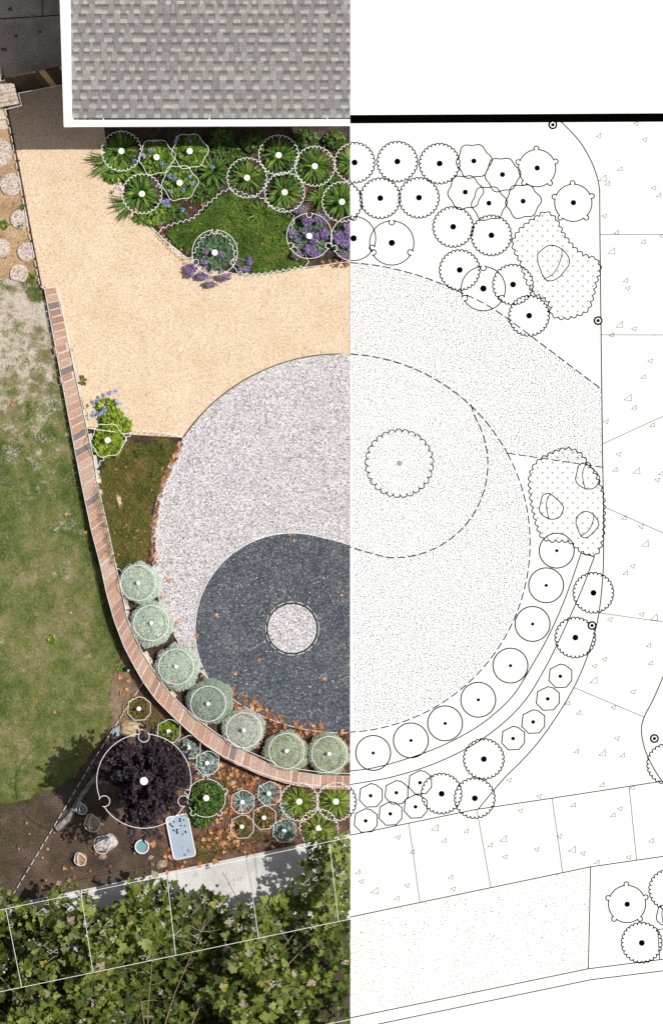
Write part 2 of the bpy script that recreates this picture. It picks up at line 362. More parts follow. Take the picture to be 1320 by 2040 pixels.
# ------------------------------------------------------------------ leaf templates
def tri_fan(out, z=0.0, cup=.0):
    v=[(0,sum(p[1] for p in out)/len(out)*.8,z)]+[(x,y,cup*abs(x)-.25*cup*y*y) for x,y in out]
    n=len(out)
    return np.array(v,float),np.array([(0,1+i,1+(i+1)%n) for i in range(n)])
OVAL=tri_fan([(0,0),(.22,.2),(.32,.48),(.22,.78),(0,1),(-.22,.78),(-.32,.48),(-.22,.2)],-.06,.2)
SLIM=(np.array([(0,0,0),(.13,.45,.03),(0,1,-.05),(-.13,.45,.03)],float),np.array([(0,1,2),(0,2,3)]))
BLADE=(np.array([(-.07,0,0),(.07,0,0),(0,1,-.05)],float),np.array([(0,1,2)]))
def mirror(h): return h+[(-x,y) for x,y in h[::-1] if abs(x)>1e-6]
PLANE=tri_fan(mirror([(0,.0),(.10,.05),(.20,-.06),(.32,-.02),(.30,.10),(.40,.13),(.60,.30),(.46,.36),(.52,.50),(.36,.47),(.24,.44),(.26,.60),(.30,.72),(.18,.72),(.12,.84),(0,1.02)]),-.03,.25)
PETAL=tri_fan([(.5*(1 if k%2==0 else .45)*math.cos(k*PI/5),.5*(1 if k%2==0 else .45)*math.sin(k*PI/5)) for k in range(10)],.05,.1)
CHIP=(np.array([(-.5,-.4,0),(.5,-.5,.1),(.45,.5,0),(-.4,.45,.15)],float),np.array([(0,1,2),(0,2,3)]))

def straps(m, c, n, L, wdt, pitch=(.5,1.35), droop=(1.0,1.9), z0=.03, rnd=(0,.93), sect=(0,2*PI), spread=.03):
    """arching strap leaves from one crown"""
    K=6
    for i in range(n):
        az=random.uniform(*sect); l=random.uniform(*L); p=random.uniform(*pitch); dr=random.uniform(*droop); wd=wdt*random.uniform(.75,1.2)
        dx,dy=math.cos(az),math.sin(az); sx,sy=-dy,dx
        o=random.uniform(0,spread); x=o; z=z0; V=[]; tw=random.uniform(-.5,.5); bend=random.uniform(-.25,.25)
        for k in range(K+1):
            t=k/K; a=p-dr*t
            hw=wd*.5*(1-t**3)*(.65+.35*min(1,t*3)) if k<K else .001
            lat=bend*l*t*t
            ang=tw*t
            for q,zz in ((-1,.22),(0,0),(1,.22)):
                V.append((c[0]+dx*x+sx*(q*hw*math.cos(ang)+lat),c[1]+dy*x+sy*(q*hw*math.cos(ang)+lat),c[2]+max(.008,z)+zz*hw+q*hw*math.sin(ang)))
            x+=l/K*math.cos(a); z+=l/K*math.sin(a)
        F=[]
        for k in range(K):
            for q in (0,1):
                a=k*3+q; F.append((a,a+1,a+4,a+3))
        r=random.uniform(*rnd)
        if random.random()<.025: r=random.uniform(.95,1)
        m.add(V,F,[min(1,r+(.05 if j>=2*K-3 else 0)) for j in range(len(F))])
def dome(m, px, py, rx, ry, h, n, T, size, rnd=(0,1), zb=.02, lump=.3, inner=.35, pitch=(-.4,.9), mi=0):
    """leaves spread through a lumpy dome; rx, ry in picture pixels"""
    th=U(0,2*PI,n); u=U(0,1,n); ph=np.arccos(1-u*.98)
    rr=inner+(1-inner)*U(0,1,n)**.45
    ux=np.sin(ph)*np.cos(th); uy=np.sin(ph)*np.sin(th); uz=np.cos(ph)
    lm=1-lump*vnoise(ux*40+px,uy*40+py+uz*17,9)
    rr=rr*lm
    z=zb+uz*h*rr
    P=xy(px+ux*rx*rr,py-uy*ry*rr,z)
    az=np.arctan2(uy,ux)-PI/2+U(-.9,.9,n)
    R=rots(az,U(*pitch,n)*1.0,U(-.6,.6,n))
    m.scatter(T,P,R,U(*size,n),np.clip(U(*rnd,n),0,1),mi)

# ------------------------------------------------------------------ symbol outlines (picture pixels)
def sym_scallop(cx,cy,r,n=28,ph=0.0):
    rb=r-PI*r/n*.62; br=PI*rb/n*1.04; out=[]
    for i in range(n):
        a=2*PI*i/n+ph; bx,by=cx+rb*math.cos(a),cy-rb*math.sin(a)
        for k in range(7):
            b=a-1.62+3.24*k/6; out.append((bx+br*math.cos(b),by-br*math.sin(b)))
    return out
def sym_wavy(cx,cy,r): return [(cx+r*(1+.07*math.cos(6*t-.6)+.03*math.cos(3*t))*math.cos(t),cy-r*(1+.07*math.cos(6*t-.6)+.03*math.cos(3*t))*math.sin(t)) for t in np.linspace(0,2*PI,61)[:-1]]
def sym_circle(cx,cy,r): return [(cx+r*math.cos(t),cy-r*math.sin(t)) for t in np.linspace(0,2*PI,49)[:-1]]
def sym_knob(cx,cy,r,angs,kr,inward):
    out=[]; half=kr/r*.85; a=0
    for t in np.linspace(0,2*PI,121)[:-1]:
        ds=[(math.atan2(math.sin(t-math.radians(g)),math.cos(t-math.radians(g))),g) for g in angs]
        if min(abs(d) for d,_ in ds)<half: 
            d,g=min(ds,key=lambda q:abs(q[0]))
            if out and out[-1] is not None and not (len(out)>14 and out[-14]=='k'):
                gr=math.radians(g)
                if getattr(sym_knob,'last',None)==g: continue
                sym_knob.last=g
                kx,ky=cx+(r-(kr*.5 if inward else -kr*.5))*math.cos(gr),cy-(r-(kr*.5 if inward else -kr*.5))*math.sin(gr)
                for k in range(13):
                    u=k/12
                    b=(gr-PI+.9+ (2*PI-1.8)*u) if not inward else (gr-.75-(2*PI-1.5)*u)
                    out.append((kx+kr*math.cos(b),ky-kr*math.sin(b)))
            continue
        sym_knob.last=None
        out.append((cx+r*math.cos(t),cy-r*math.sin(t)))
    sym_knob.last=None
    return out
def sym_notch(cx,cy,r): return sym_knob(cx,cy,r,(90,207,333),5.5*r/44 if r<60 else 11,True)
def sym_bump(cx,cy,r): return sym_knob(cx,cy,r,(92,20,-49,229,162),4.8,False)
HEPT=[(0,-24),(10,-22),(23,-12),(23,9),(12,22),(-9,23),(-22.5,9),(-20,-14)]
def sym_hept(cx,cy,r=24): return [(cx+x*r/24,cy+y*r/24) for x,y in HEPT]
ROCK=[(390,465),(505,568),(495,620),(470,665),(410,685),(340,660),(298,610),(315,540),(325,490),(350,470)]
ROCK_IN=[(395,467),(358,530),(365,620),(385,682)]
ROCK=[((x-400)/4.125,(y-575)/4.125) for x,y in ROCK]; ROCK_IN=[((x-400)/4.125,(y-575)/4.125) for x,y in ROCK_IN]
ROCKB=[(590,680),(650,620),(690,610),(750,638),(795,710),(780,750),(735,800),(685,835),(640,820)]
ROCKB_IN=[(750,640),(745,690),(715,770),(640,820)]
ROCKB=[((x-692)/4.125,(y-722)/4.125) for x,y in ROCKB]; ROCKB_IN=[((x-692)/4.125,(y-722)/4.125) for x,y in ROCKB_IN]
def sym_rock(cx,cy,s,rot=0,b=False):
    f=lambda P:[(cx+s*(x*math.cos(rot)-y*math.sin(rot)),cy+s*(x*math.sin(rot)+y*math.cos(rot))) for x,y in P]
    return f(ROCKB if b else ROCK), f(ROCKB_IN if b else ROCK_IN)
def sym_cover(pts, bump=11):
    """scalloped outline round a closed polygon"""
    R=resample(pts,bump,True); n=len(R); out=[]
    a=sum(p[0]*q[1]-q[0]*p[1] for p,q in zip(R,R[1:]+R[:1]))
    sg=1 if a>0 else -1
    for i in range(n):
        p=np.array(R[i]); q=np.array(R[(i+1)%n]); d=q-p; nrm=np.array([d[1],-d[0]])*sg
        for k in range(6):
            t=k/6; out.append(tuple(p+d*t+nrm*.42*math.sin(PI*t)))
    return out

# ================================================================== THE GROUND
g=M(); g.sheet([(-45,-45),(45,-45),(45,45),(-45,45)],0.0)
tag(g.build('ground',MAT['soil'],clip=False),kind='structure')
CX,CY,CR=678,1082,377
OUTER=[(89,575),(103,650),(120,740),(137,830),(150,900),(166,980),(183,1060),(199,1120),(212,1180),(227.6,1236),(246.7,1287),(263.6,1320),(285,1358),(310,1393),(348,1431),(373,1454),(400,1477),(424,1494),(448,1508),(473,1520),(514,1538),(558,1552),(594,1561),(642,1566),(697,1568)]
INNER=[(113.9,571),(132.7,651),(146.4,728),(166.8,821),(188.4,920),(194.5,963),(215,1051),(231,1126),(245.6,1191),(253,1229),(263.6,1257),(285,1301),(306,1335),(331,1371),(359,1401),(391,1431),(436,1464),(473,1486),(509,1503),(545,1519),(594,1532),(642,1539),(697,1541)]
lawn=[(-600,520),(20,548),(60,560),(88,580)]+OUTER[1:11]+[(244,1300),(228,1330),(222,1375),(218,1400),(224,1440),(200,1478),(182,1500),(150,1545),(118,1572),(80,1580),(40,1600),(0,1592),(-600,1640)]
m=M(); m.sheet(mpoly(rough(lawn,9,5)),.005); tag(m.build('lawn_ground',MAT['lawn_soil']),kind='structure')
m=M(); m.sheet(mpoly(rough([(-600,180),(14,215),(45,380),(80,575),(60,566),(30,556),(-600,540)],8,3)),.009)
tag(m.build('dirt_strip',MAT['tan_dirt']),kind='structure')
m=M(); m.sheet(mpoly(rough([(246,1300),(262,1325),(284,1362),(268,1400),(252,1440),(236,1462),(222,1446),(218,1400),(226,1340)],8,3)),.009)
tag(m.build('bare_earth',noise_mat('bare_earth',[(.3,(.13,.085,.055)),(.6,(.25,.175,.12)),(.75,(.36,.29,.23))],3,7,bump=.6,fine=50)),kind='structure')
m=M(); m.sheet(mpoly([(12,170),(128,140),(330,140),(720,190),(720,760),(400,900),(366,872),(262,866),(178,853),(146,728),(120,600),(90,572),(82,576),(61,465),(41,355),(23,262)]),.013)
tag(m.build('gravel_path',MAT['tan_gravel']),kind='structure')
bed=[(206,200),(207,258),(216,300),(234,342),(258,396),(288,438),(330,480),(372,513),(420,534),(470,546),(530,545),(600,536),(650,527),(720,521),(720,200)]
m=M(); m.sheet(mpoly(rough(bed,8,2)),.018); tag(m.build('planting_bed',MAT['mulch']),kind='structure')
m=M(); m.sheet(mpoly(rough([(178,856),(262,868),(366,874),(330,960),(312,1060),(330,1160),(420,1360),(560,1450),(720,1470),(720,1545),(594,1535),(473,1490),(391,1434),(306,1338),(253,1232),(215,1055),(188,922)],8,2)),.017)
tag(m.build('inner_bed',MAT['mulch']),kind='structure')
low=[(285,1362),(348,1436),(424,1499),(514,1543),(600,1566),(720,1572),(720,1662),(600,1684),(420,1720),(330,1738),(300,1620),(345,1560),(300,1480),(262,1420)]
m=M(); m.sheet(mpoly(rough(low,8,3)),.006); tag(m.build('lower_bed',noise_mat('leafy_mulch',[(.3,(.06,.038,.026)),(.48,(.13,.075,.05)),(.6,(.20,.115,.075)),(.72,(.30,.17,.11))],9,8,bump=1.,bscale=50,fine=55,fine_amt=.5)),kind='structure')
m=M(); m.sheet(mpoly(arc(CX,CY,CR,0,360,120)[:-1]),.022); tag(m.build('gravel_circle',MAT['white_gravel']),kind='structure')
LX,LY,LR=582,1255,192
dk=arc(LX,LY,LR,86,214,60)
e=dk[-1]; a0=math.degrees(math.atan2(CY-e[1],e[0]-CX))%360
dk=[(720,1094),(697,1087),(672,1079),(650,1073),(622,1067)]+dk+arc(CX,CY,CR-.5,a0+3,276,50)+[(720,1456)]
m=M(); m.sheet(mpoly(dk),.027); tag(m.build('dark_gravel_swirl',MAT['dark_gravel']),kind='structure')
m=M(); m.sheet(mpoly(sym_circle(LX,LY-3,48.5)),.032); tag(m.build('gravel_dot',MAT['white_gravel']),kind='structure')
# sidewalk slabs with open joints, the strip of earth beyond it stays bare ground
m=M()
up=lambda x: 1806-x*(1806-1661)/697.0
lo=lambda x: 1974-x*(1974-1829)/697.0
js=[-170,9,160,332,491,656,830]
for a,b in zip(js,js[1:]):
    q=[(a+1.2,up(a)),(b-1.2,up(b)),(b+25-1.2,lo(b+25)),(a+25+1.2,lo(a+25))]
    m.prism(mpoly(q),.0,.036)
m.sheet(mpoly([(-170,up(-170)+2),(800,up(800)+2),(800,lo(800)-2),(-170,lo(-170)-2)]),.012,mi=1)
cr=[(442,1737),(452,1750),(458,1764),(466,1778),(473,1790),(482,1804)]
m.tube([at(x+random.uniform(-1,1),y,.036) for x,y in resample(cr,4)],.005,4,mi=1)
tag(m.build('sidewalk',[MAT['concrete'],MAT['mulch']]),kind='structure')
m=M()
for q in ([(-300,-300),(83,-300),(84,31.5),(-300,56)],[(85,-300),(170,-300),(170,26),(86,31.3)],[(-300,58.5),(0,39.5),(170,28),(170,150),(60,157),(22,162),(8,150),(2,118),(-300,90)]):
    m.prism(mpoly(q),0,.03)
tag(m.build('patio',MAT['patio']),kind='structure')
m=M()
for q in ([(-60,208),(-1,222),(-1,238),(-60,244)],[(0,218),(11,222),(13,238),(0,238)],[(-60,246),(12,240),(17,256),(-60,268)],[(-60,92),(1,112),(6,150),(-1,172),(-60,190)]):
    m.prism(mpoly(q),0,.028)
tag(m.build('paved_strip',MAT['pale_stone']),kind='structure')

# ================================================================== HOUSE
ZE=2.15
house=tag(empty('house',at(420,236)),'house with a grey shingled roof and broad white eaves above the planting bed','house')
ridge_py=-330; slope=.30
def rp(px,py,dz=0.0):
    z=ZE+(236-py)/S*slope+dz
    return at(px,py,z)
xl=lambda py:137+ (py/236.0)*6
m=M()
V=[rp(xl(236),236,-.02),rp(697,236,-.02),rp(697,ridge_py,-.02),rp(xl(ridge_py),ridge_py,-.02)]
m.add(V+[(v[0],v[1],v[2]-.12) for v in V],[(0,1,2,3),(7,6,5,4),(0,4,5,1),(1,5,6,2),(2,6,7,3),(3,7,4,0)],.3)
zt=V[2][2]
bk=[V[3],V[2],(V[2][0],V[2][1]+4.5,zt-1.35),(V[3][0],V[3][1]+4.5,zt-1.35)]
m.add(bk+[(v[0],v[1],v[2]-.12) for v in bk],[(0,1,2,3),(7,6,5,4),(1,5,6,2),(2,6,7,3),(3,7,4,0)],.3)
course=18.9; yb=235.0; row=0
while yb>ridge_py+course:
    x=xl(yb)-random.uniform(0,12); yt=yb-course; kind=random.random()<.5
    while x<697:
        wd=random.uniform(7,17) if kind else random.uniform(8,17)
        x0=max(x,xl(yb)); x1=min(x+wd,697)
        if x1-x0>1.5:
            if kind:   # full tab lying on top
                r=random.choice((random.uniform(.22,.5),random.uniform(.3,.78)))
                h=.014
                P=[rp(x0+.25,yb,h),rp(x1-.25,yb,h),rp(x1-.25,yt,.003),rp(x0+.25,yt,.003)]
                m.add(P+[rp(x0+.25,yb,-.01),rp(x1-.25,yb,-.01),rp(x1-.25,yt,-.01),rp(x0+.25,yt,-.01)],[(0,1,2,3),(4,5,1,0),(5,6,2,1),(7,4,0,3)],r)
            else:      # lower layer: a dark granule band above, blended to a pale strip
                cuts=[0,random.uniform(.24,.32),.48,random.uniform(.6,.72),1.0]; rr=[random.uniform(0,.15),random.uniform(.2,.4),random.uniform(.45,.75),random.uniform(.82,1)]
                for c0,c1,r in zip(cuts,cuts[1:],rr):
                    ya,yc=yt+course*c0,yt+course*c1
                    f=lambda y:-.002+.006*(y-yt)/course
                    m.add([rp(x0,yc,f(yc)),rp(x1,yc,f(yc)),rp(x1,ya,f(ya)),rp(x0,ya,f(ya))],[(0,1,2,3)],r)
        x+=wd; kind=not kind if random.random()<.93 else kind
    yb=yt; row+=1
m.build('roof',MAT['shingle'],house,clip=False)
XE=at(697,236,ZE)[0]
m=M()   # white barge board up the slope and the broad white eave board
def zrun(px,py,dz): z=ZE+(252-py)/S*slope+dz; return at(px,py,z)
q=[(127.5,252.5),(144,252.5),(136.5,-330),(109,-330)]
V=[zrun(x,y,.03) for x,y in q]; m.add(V+[(v[0],v[1],v[2]-.2) for v in V],[(0,1,2,3),(7,6,5,4),(0,4,5,1),(1,5,6,2),(2,6,7,3),(3,7,4,0)])
m.build('barge_board',MAT['trim'],house)
m=M()
zz=ZE-.02
q=[at(144.5,239,zz),at(697,237.5,zz),at(697,250.5,zz),at(144.5,252.5,zz)]
m.prism([p[:2] for p in q],zz-.11,zz); m.build('gutter',MAT['trim'],house)
for x in (145,205,416,650):
    m=M(); p=at(x+1,237,zz+.005); m.box((p[0],p[1],p[2]),(.016,.05,.02)); m.build('gutter_bracket',MAT['trim'],house)
m=M()   # slot between shingles and gutter, its shade put in as dark colour
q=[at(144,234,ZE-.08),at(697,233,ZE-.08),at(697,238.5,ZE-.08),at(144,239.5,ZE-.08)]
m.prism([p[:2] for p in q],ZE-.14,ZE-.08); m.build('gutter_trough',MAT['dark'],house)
m=M()
q=[at(170,205,0),at(697,203,0),at(697,-800,0),at(170,-800,0)]
m.prism([p[:2] for p in q],0,ZE-.1); m.build('wall',MAT['wall_paint'],house)

# ================================================================== FENCE, POST, EDGING
f=tag(empty('wooden_fence',at(85,172)),'short run of weathered brown boards between stout post and house','fence')
x=34.0; i=0; tops=[.1,.4,.35,.2,.5,.9,.15,.2,.95,.3,.4]
m=M()
while x<150:
    wd=random.uniform(12,15)
    y=lambda x:186-(x-34)*.185
    a=at(x,y(x)); b=at(x+wd-.8,y(x+wd-.8)); n=Vector((b[1]-a[1],-(b[0]-a[0]),0)).normalized()*-.025
    ln=Vector((-.10,.10,0)); h=1.45+random.uniform(-.03,.03)
    V=[]
    for z,sh in ((0,0),(h,1)):
        for p,k in ((a,0),(b,0),(b,1),(a,1)): V.append((p[0]+n.x*k+ln.x*sh,p[1]+n.y*k+ln.y*sh,z))
    m.add(V,[(3,2,1,0),(4,5,6,7),(0,1,5,4),(1,2,6,5),(2,3,7,6),(3,0,4,7)],tops[i%len(tops)]); x+=wd; i+=1
m.build('board_panel',MAT['pale_wood'],f)
m=M(); a=at(34,181); b=at(150,160)
m.tube([(a[0]-.07,a[1]+.10,1.05),(b[0]-.07,b[1]+.10,1.05)],.035,4); m.build('rail',MAT['wood'],f)
p=M(); c=at(20,200)
q=[at(-30,180,0),at(30,168,0),at(40,208,0),at(-30,222,0)]
p.prism([v[:2] for v in q],0,.95)
qq=[at(-30,178,.97),at(28,166,.97),at(39,207,.97),at(-30,220,.97)]
for k in range(5):
    t0,t1=k/5,(k+1)/5
    L=lambda u,v,t:(u[0]+(v[0]-u[0])*t,u[1]+(v[1]-u[1])*t)
    p.prism([L(qq[0],qq[3],t0+.012),L(qq[1],qq[2],t0+.012),L(qq[1],qq[2],t1-.012),L(qq[0],qq[3],t1-.012)],.952,.985+random.uniform(0,.012))
tag(p.build('timber_post',MAT['post_wood'],base=c),'thick pale timber post with cracked grained top at the end of the board fence','post')
m=M(); ed=smooth([(12,218),(22,262),(40,355),(60,465),(82,578)],1)
E=resample(ed,8)
for k in range(2): m.tube([at(x+1.5+k*1.5,y,.05) for x,y in E],.011,4)
for (x,y) in ((35,320),(47,392),(58,457),(71,530)):
    pp=at(x+3,y,.03); m.box((pp[0],pp[1],.03),(.04,.02,.06))
tag(m.build('path_edging',MAT['metal'],base=at(45,380)),'thin dark edging strip between tan gravel path and stepping stones','edging')
m=M(); A=arc(CX,CY,CR,90,191,90)
m.tube([at(x,y,.028) for x,y in A if x<=700],.011,4)
tag(m.build('circle_edging',MAT['metal'],base=at(CX-CR,CY)),'thin rusty edging curving round the pale gravel circle','edging')
m=M()
for a,b in ((-90,270),): m.tube([at(x,y,.036) for x,y in arc(LX,LY-3,50.3,a,b,60)[:-1]],.012,4,closed=True)
tag(m.build('ring_edging',MAT['dark'],base=at(LX,LY-3)),'dark ring edging round the small pale gravel dot','edging')

# ================================================================== BRICK WALL
wall=tag(empty('brick_wall',at(230,1245)),'low curved garden wall of red and grey bricks beside the lawn','wall')
no=resample(OUTER,1); ni=resample(INNER,1)
Lw=sum(math.dist(a,b) for a,b in zip(OUTER,OUTER[1:])); NB=int(Lw/14.7)
def wp(u,side):
    R=no if side==0 else ni; t=u*(len(R)-1); i=min(int(t),len(R)-2); f_=t-i
    return (R[i][0]*(1-f_)+R[i+1][0]*f_,R[i][1]*(1-f_)+R[i+1][1]*f_)
m=M(); core=M()
ZWU=lambda u: float(np.interp(u,[0,.15,.28,.42,.55,.85,1],[.11,.13,.18,.29,.34,.30,.26]))
for i in range(NB):
    ZW=ZWU(i/NB); u0,u1=i/NB,(i+1)/NB; gp=.075/NB
    a,b=wp(u0+gp,0),wp(u1-gp,0); c_,d_=wp(u1-gp,1),wp(u0+gp,1)
    lowr=min(1,max(0,(u0-.68)/.2)); dy=6*lowr
    jit=random.uniform(-1.2,1.2)+(-4 if i in (8,12) else 0)
    def sh(p,dx,t): return (p[0]+dx, p[1]+t)
    ins=3.2*(1-lowr)
    q=[sh(a,jit,dy),sh(b,jit,dy),sh(c_,jit-ins,dy),sh(d_,jit-ins,dy)]
    z1=ZW+random.uniform(-.006,.006)
    r=random.uniform(0,.11) if random.random()<.09 or i in (2,11,20,22) else random.uniform(.13,1)
    P=[at(x,y,z1) for x,y in q]; B=[(v[0],v[1],ZW-.105) for v in P]
    m.add(B+P,[(3,2,1,0),(4,5,6,7),(0,1,5,4),(1,2,6,5),(2,3,7,6),(3,0,4,7)],r)
    off=.5 if True else 0
    for lv in range(int((ZW-.105)/.078)):   # stretcher courses under the cap
        z0,z2=lv*.078+.004,lv*.078+.072
        rr=random.uniform(.13,1)
        PP=[(v[0],v[1]) for v in P]; cxm=sum(v[0] for v in PP)/4; cym=sum(v[1] for v in PP)/4
        PP=[(cxm+(v[0]-cxm)*.97,cym+(v[1]-cym)*.97) for v in PP]
        m.prism(PP,z0,z2,rr)
    u0,u1=i/NB,(i+1)/NB
    q=[sh(wp(u0,0),.8,dy),sh(wp(u1,0),.8,dy),sh(wp(u1,1),-ins-.8,dy),sh(wp(u0,1),-ins-.8,dy)]
    core.prism([at(x,y,.33)[:2] for x,y in q],0,ZW-.009)
m.build('bricks',MAT['brick'],wall); core.build('mortar',MAT['mortar'],wall)
m=M()
for (u,wd) in [(.10,.02),(.125,.03),(.16,.02),(.2,.03),(.24,.03),(.275,.02),(.3,.02),(.33,.02),(.5,.025),(.527,.012),(.6,.02),(.618,.012),(.655,.016),(.675,.012),(.74,.015),(.80,.02),(.86,.012),(.89,.015),(.95,.02)]:
    n=4; A=[wp(u+wd*k/n,1) for k in range(n+1)]
    nx=[(A[-1][1]-A[0][1])*-1,(A[-1][0]-A[0][0])]; L=math.hypot(*nx); nx=(-nx[0]/L,-nx[1]/L)
    dd=random.uniform(6,9)
    q=[(x+random.uniform(-.5,.5),y) for x,y in A]+[(x+nx[0]*dd+random.uniform(-1,1),y+nx[1]*dd+random.uniform(-1,1)) for x,y in A[::-1]]
    m.prism(mpoly(q),.02,.07+random.uniform(0,.03))
m.build('footing',MAT['pale_stone'],wall)

# ================================================================== STONES, BOX, BOWL, SPOT LIGHT
for (x,y,r,lab) in [(-4,304,29,'large round pebbled stepping stone at the top of the stone row'),(23,368,22.5,'round pebbled stepping stone second from the top of the row'),
        (41,437,19.5,'round pinkish stepping stone between two tufts of weed on tan dirt'),(3,494,19,'round pink stepping stone cut off by the picture edge beside another'),
        (54,502,18.7,'round stepping stone touching the path edging low in the row'),(39,546,18.7,'lowest round stepping stone where the dirt meets the lawn')]:
    m=M(); pts=[(x+r*(1+.02*math.sin(5*t+x))*math.cos(t),y+r*(1+.02*math.cos(3*t+y))*math.sin(t)) for t in np.linspace(0,2*PI,41)[:-1]]
    if lab.startswith('lowest'): pts=[(a,min(b,y+14.5+.25*(a-x))) for a,b in pts]
    m.prism(mpoly(pts),0,.045); m.prism([ (a*1,b*1) for a,b in mpoly([(x+(p[0]-x)*.96,y+(p[1]-y)*.96) for p in pts])],.046,.054)
    tag(m.build('stepping_stone',MAT['stepping'],base=at(x,y)),lab,'stepping stone','stepping stones beside the gravel path')
def rock(name,lab,cat,px,py,rx,ry,h,rot,mat,seed,group=None,sharp=.35):
    bm=bmesh.new(); bmesh.ops.create_icosphere(bm,subdivisions=4,radius=1)
    for v in bm.verts:
        p=v.co.copy(); d=mnoise.noise(p*1.1+Vector((seed,seed*2,0)))*sharp+mnoise.noise(p*2.6+Vector((0,seed,seed)))*.13+mnoise.noise(p*7+Vector((seed,0,0)))*.035
        q=p*(1+d); q.z=max(q.z,-.25)
        x,y=q.x*rx/S,q.y*ry/S
        v.co=(x*math.cos(rot)-y*math.sin(rot),x*math.sin(rot)+y*math.cos(rot),q.z*h)
    for f_ in bm.faces: f_.smooth = False
    me=bpy.data.meshes.new(name); bm.to_mesh(me); bm.free(); me.materials.append(mat)
    o=bpy.data.objects.new(name,me); COL.objects.link(o); o.location=at(px,py,.22*h)
    return tag(o,lab,cat,group)
RG=noise_mat('grey_rock',[(.3,(.16,.165,.16)),(.6,(.30,.305,.30)),(.75,(.42,.42,.41))],14,7,bump=.7)
RB=noise_mat('brown_rock',[(.3,(.19,.15,.105)),(.5,(.36,.30,.22)),(.7,(.54,.46,.35))],9,7,bump=.7)
RP=noise_mat('pale_rock',[(.3,(.40,.37,.355)),(.5,(.62,.58,.565)),(.7,(.78,.75,.74))],8,7,bump=.7)
RO=noise_mat('rust_rock',[(.3,(.24,.14,.09)),(.5,(.46,.29,.18)),(.7,(.60,.44,.33))],9,7,bump=.7)
RS=noise_mat('sand_rock',[(.3,(.36,.26,.15)),(.5,(.58,.45,.28)),(.7,(.68,.57,.39))],6,7,bump=.6)
RW=noise_mat('blue_rock',[(.3,(.22,.24,.28)),(.5,(.42,.45,.50)),(.7,(.66,.68,.72))],9,7,bump=.7)
GR='loose rocks on the bare soil'
rock('rock','smallest dark grey rock on the soil beside the grey log','rock',163,1611,11,12,.12,.3,RG,1.3,GR)
rock('rock','brown speckled rock between the grey rock and the pale boulder','rock',184.5,1640,16,17,.17,.5,RB,4.7,GR)
rock('rock','largest pale grey boulder on the soil above the sidewalk','rock',211,1678,23,17,.2,.55,RP,8.1,GR)
rock('rock','rusty orange rock lying lowest on the dark soil','rock',160,1712,14,13,.13,-.3,RO,2.2,GR)
rock('boulder','sandy flat boulder half buried in the olive groundcover','boulder',238,998,8,19,.12,.38,RS,5.5)
rock('boulder','sandy boulder showing above the top of the purple tree','boulder',262,1452,27,16,.18,-.1,RS,3.1)
rock('stone','pale bluish stone at the lawn edge beside the sandy boulder','stone',233,1458,8,16,.1,-.6,RW,6.4)
rock('stone','small smooth slate blue stone on mulch near the path curve','stone',322,438,7,11.5,.05,-.3,noise_mat('slate',[(.3,(.22,.29,.33)),(.7,(.31,.39,.43))],6,3,bump=.1),2.9,None,.08)
m=M(); lg=resample(smooth([(112,1652),(135,1632),(150,1608),(166,1580),(192,1545)],2),4)
m.tube([at(x+random.uniform(-.6,.6),y,.04+random.uniform(0,.01)) for x,y in lg],.055,9,r2=.035)
tag(m.build('log',noise_mat('grey_log',[(.3,(.12,.11,.105)),(.5,(.25,.24,.23)),(.7,(.40,.39,.38))],10,8,bump=.8),base=at(150,1605)),'weathered grey log lying along the shaded lawn edge','log')
for k,(x,y,s,lab) in enumerate([(300,1708,.05,'flat pale stone chip on soil above the sidewalk'),(318,1688,.0,''),(205,1706,.07,'low brown rock half sunk in soil below the pale boulder'),(322,1722,.10,'broad flat brown stone at the sidewalk edge below the lid')]):
    if s: rock('stone',lab,'stone',x,y,s*130,s*80,s*.6,.3,RB,k+9.5)
# utility box lid
bx=tag(empty('utility_box',at(360,1667)),'pale blue rectangular utility box lid tilted on the leafy soil','utility box')
A=math.atan2(12,57)   # the lid leans clockwise
def rrect(cx,cy,wd,ht,r,rot):
    out=[]
    for (sx,sy,a0) in ((1,-1,0),(-1,-1,90),(-1,1,180),(1,1,270)):
        for k in range(6):
            t=math.radians(a0+k*18); x=sx*(wd/2-r)+r*math.cos(t); y=sy*(ht/2-r)-r*math.sin(t)
            out.append((cx+x*math.cos(rot)-y*math.sin(rot),cy+x*math.sin(rot)+y*math.cos(rot)))
    return out
ra=-math.radians(11.5)
m=M(); m.prism(mpoly(rrect(360,1667,43,85,6,ra)),0,.085); m.build('lid',noise_mat('box_lid',[(.3,(.29,.36,.46)),(.5,(.35,.425,.53)),(.7,(.40,.48,.58))],4,6,rough_=.6,bump=.1,fine=50,fine_amt=.08),bx)
m=M(); m.tube([at(x,y,.088) for x,y in rrect(360,1667,44,86,6.5,ra)],.011,6,closed=True); m.build('rim',MAT['line'],bx)
def lidp(u,v): return (360+u*math.cos(ra)-v*math.sin(ra),1667+u*math.sin(ra)+v*math.cos(ra))
m=M(); c=lidp(1,36.5); m.tube([at(x,y,.087) for x,y in sym_circle(c[0],c[1],1.9)[::4]],.006,4,closed=True); m.build('lock_ring',MAT['dark'],bx)
m=M(); m.tube([at(*lidp(9.3,27),.087),at(*lidp(9.3,33.5),.087)],.008,4); m.build('pull_slot',MAT['dark'],bx)
m=M(); c=lidp(-.5,20.5); m.prism(mpoly(sym_circle(c[0],c[1],.8)[::6]),.086,.089); m.build('bolt',MAT['dark'],bx)
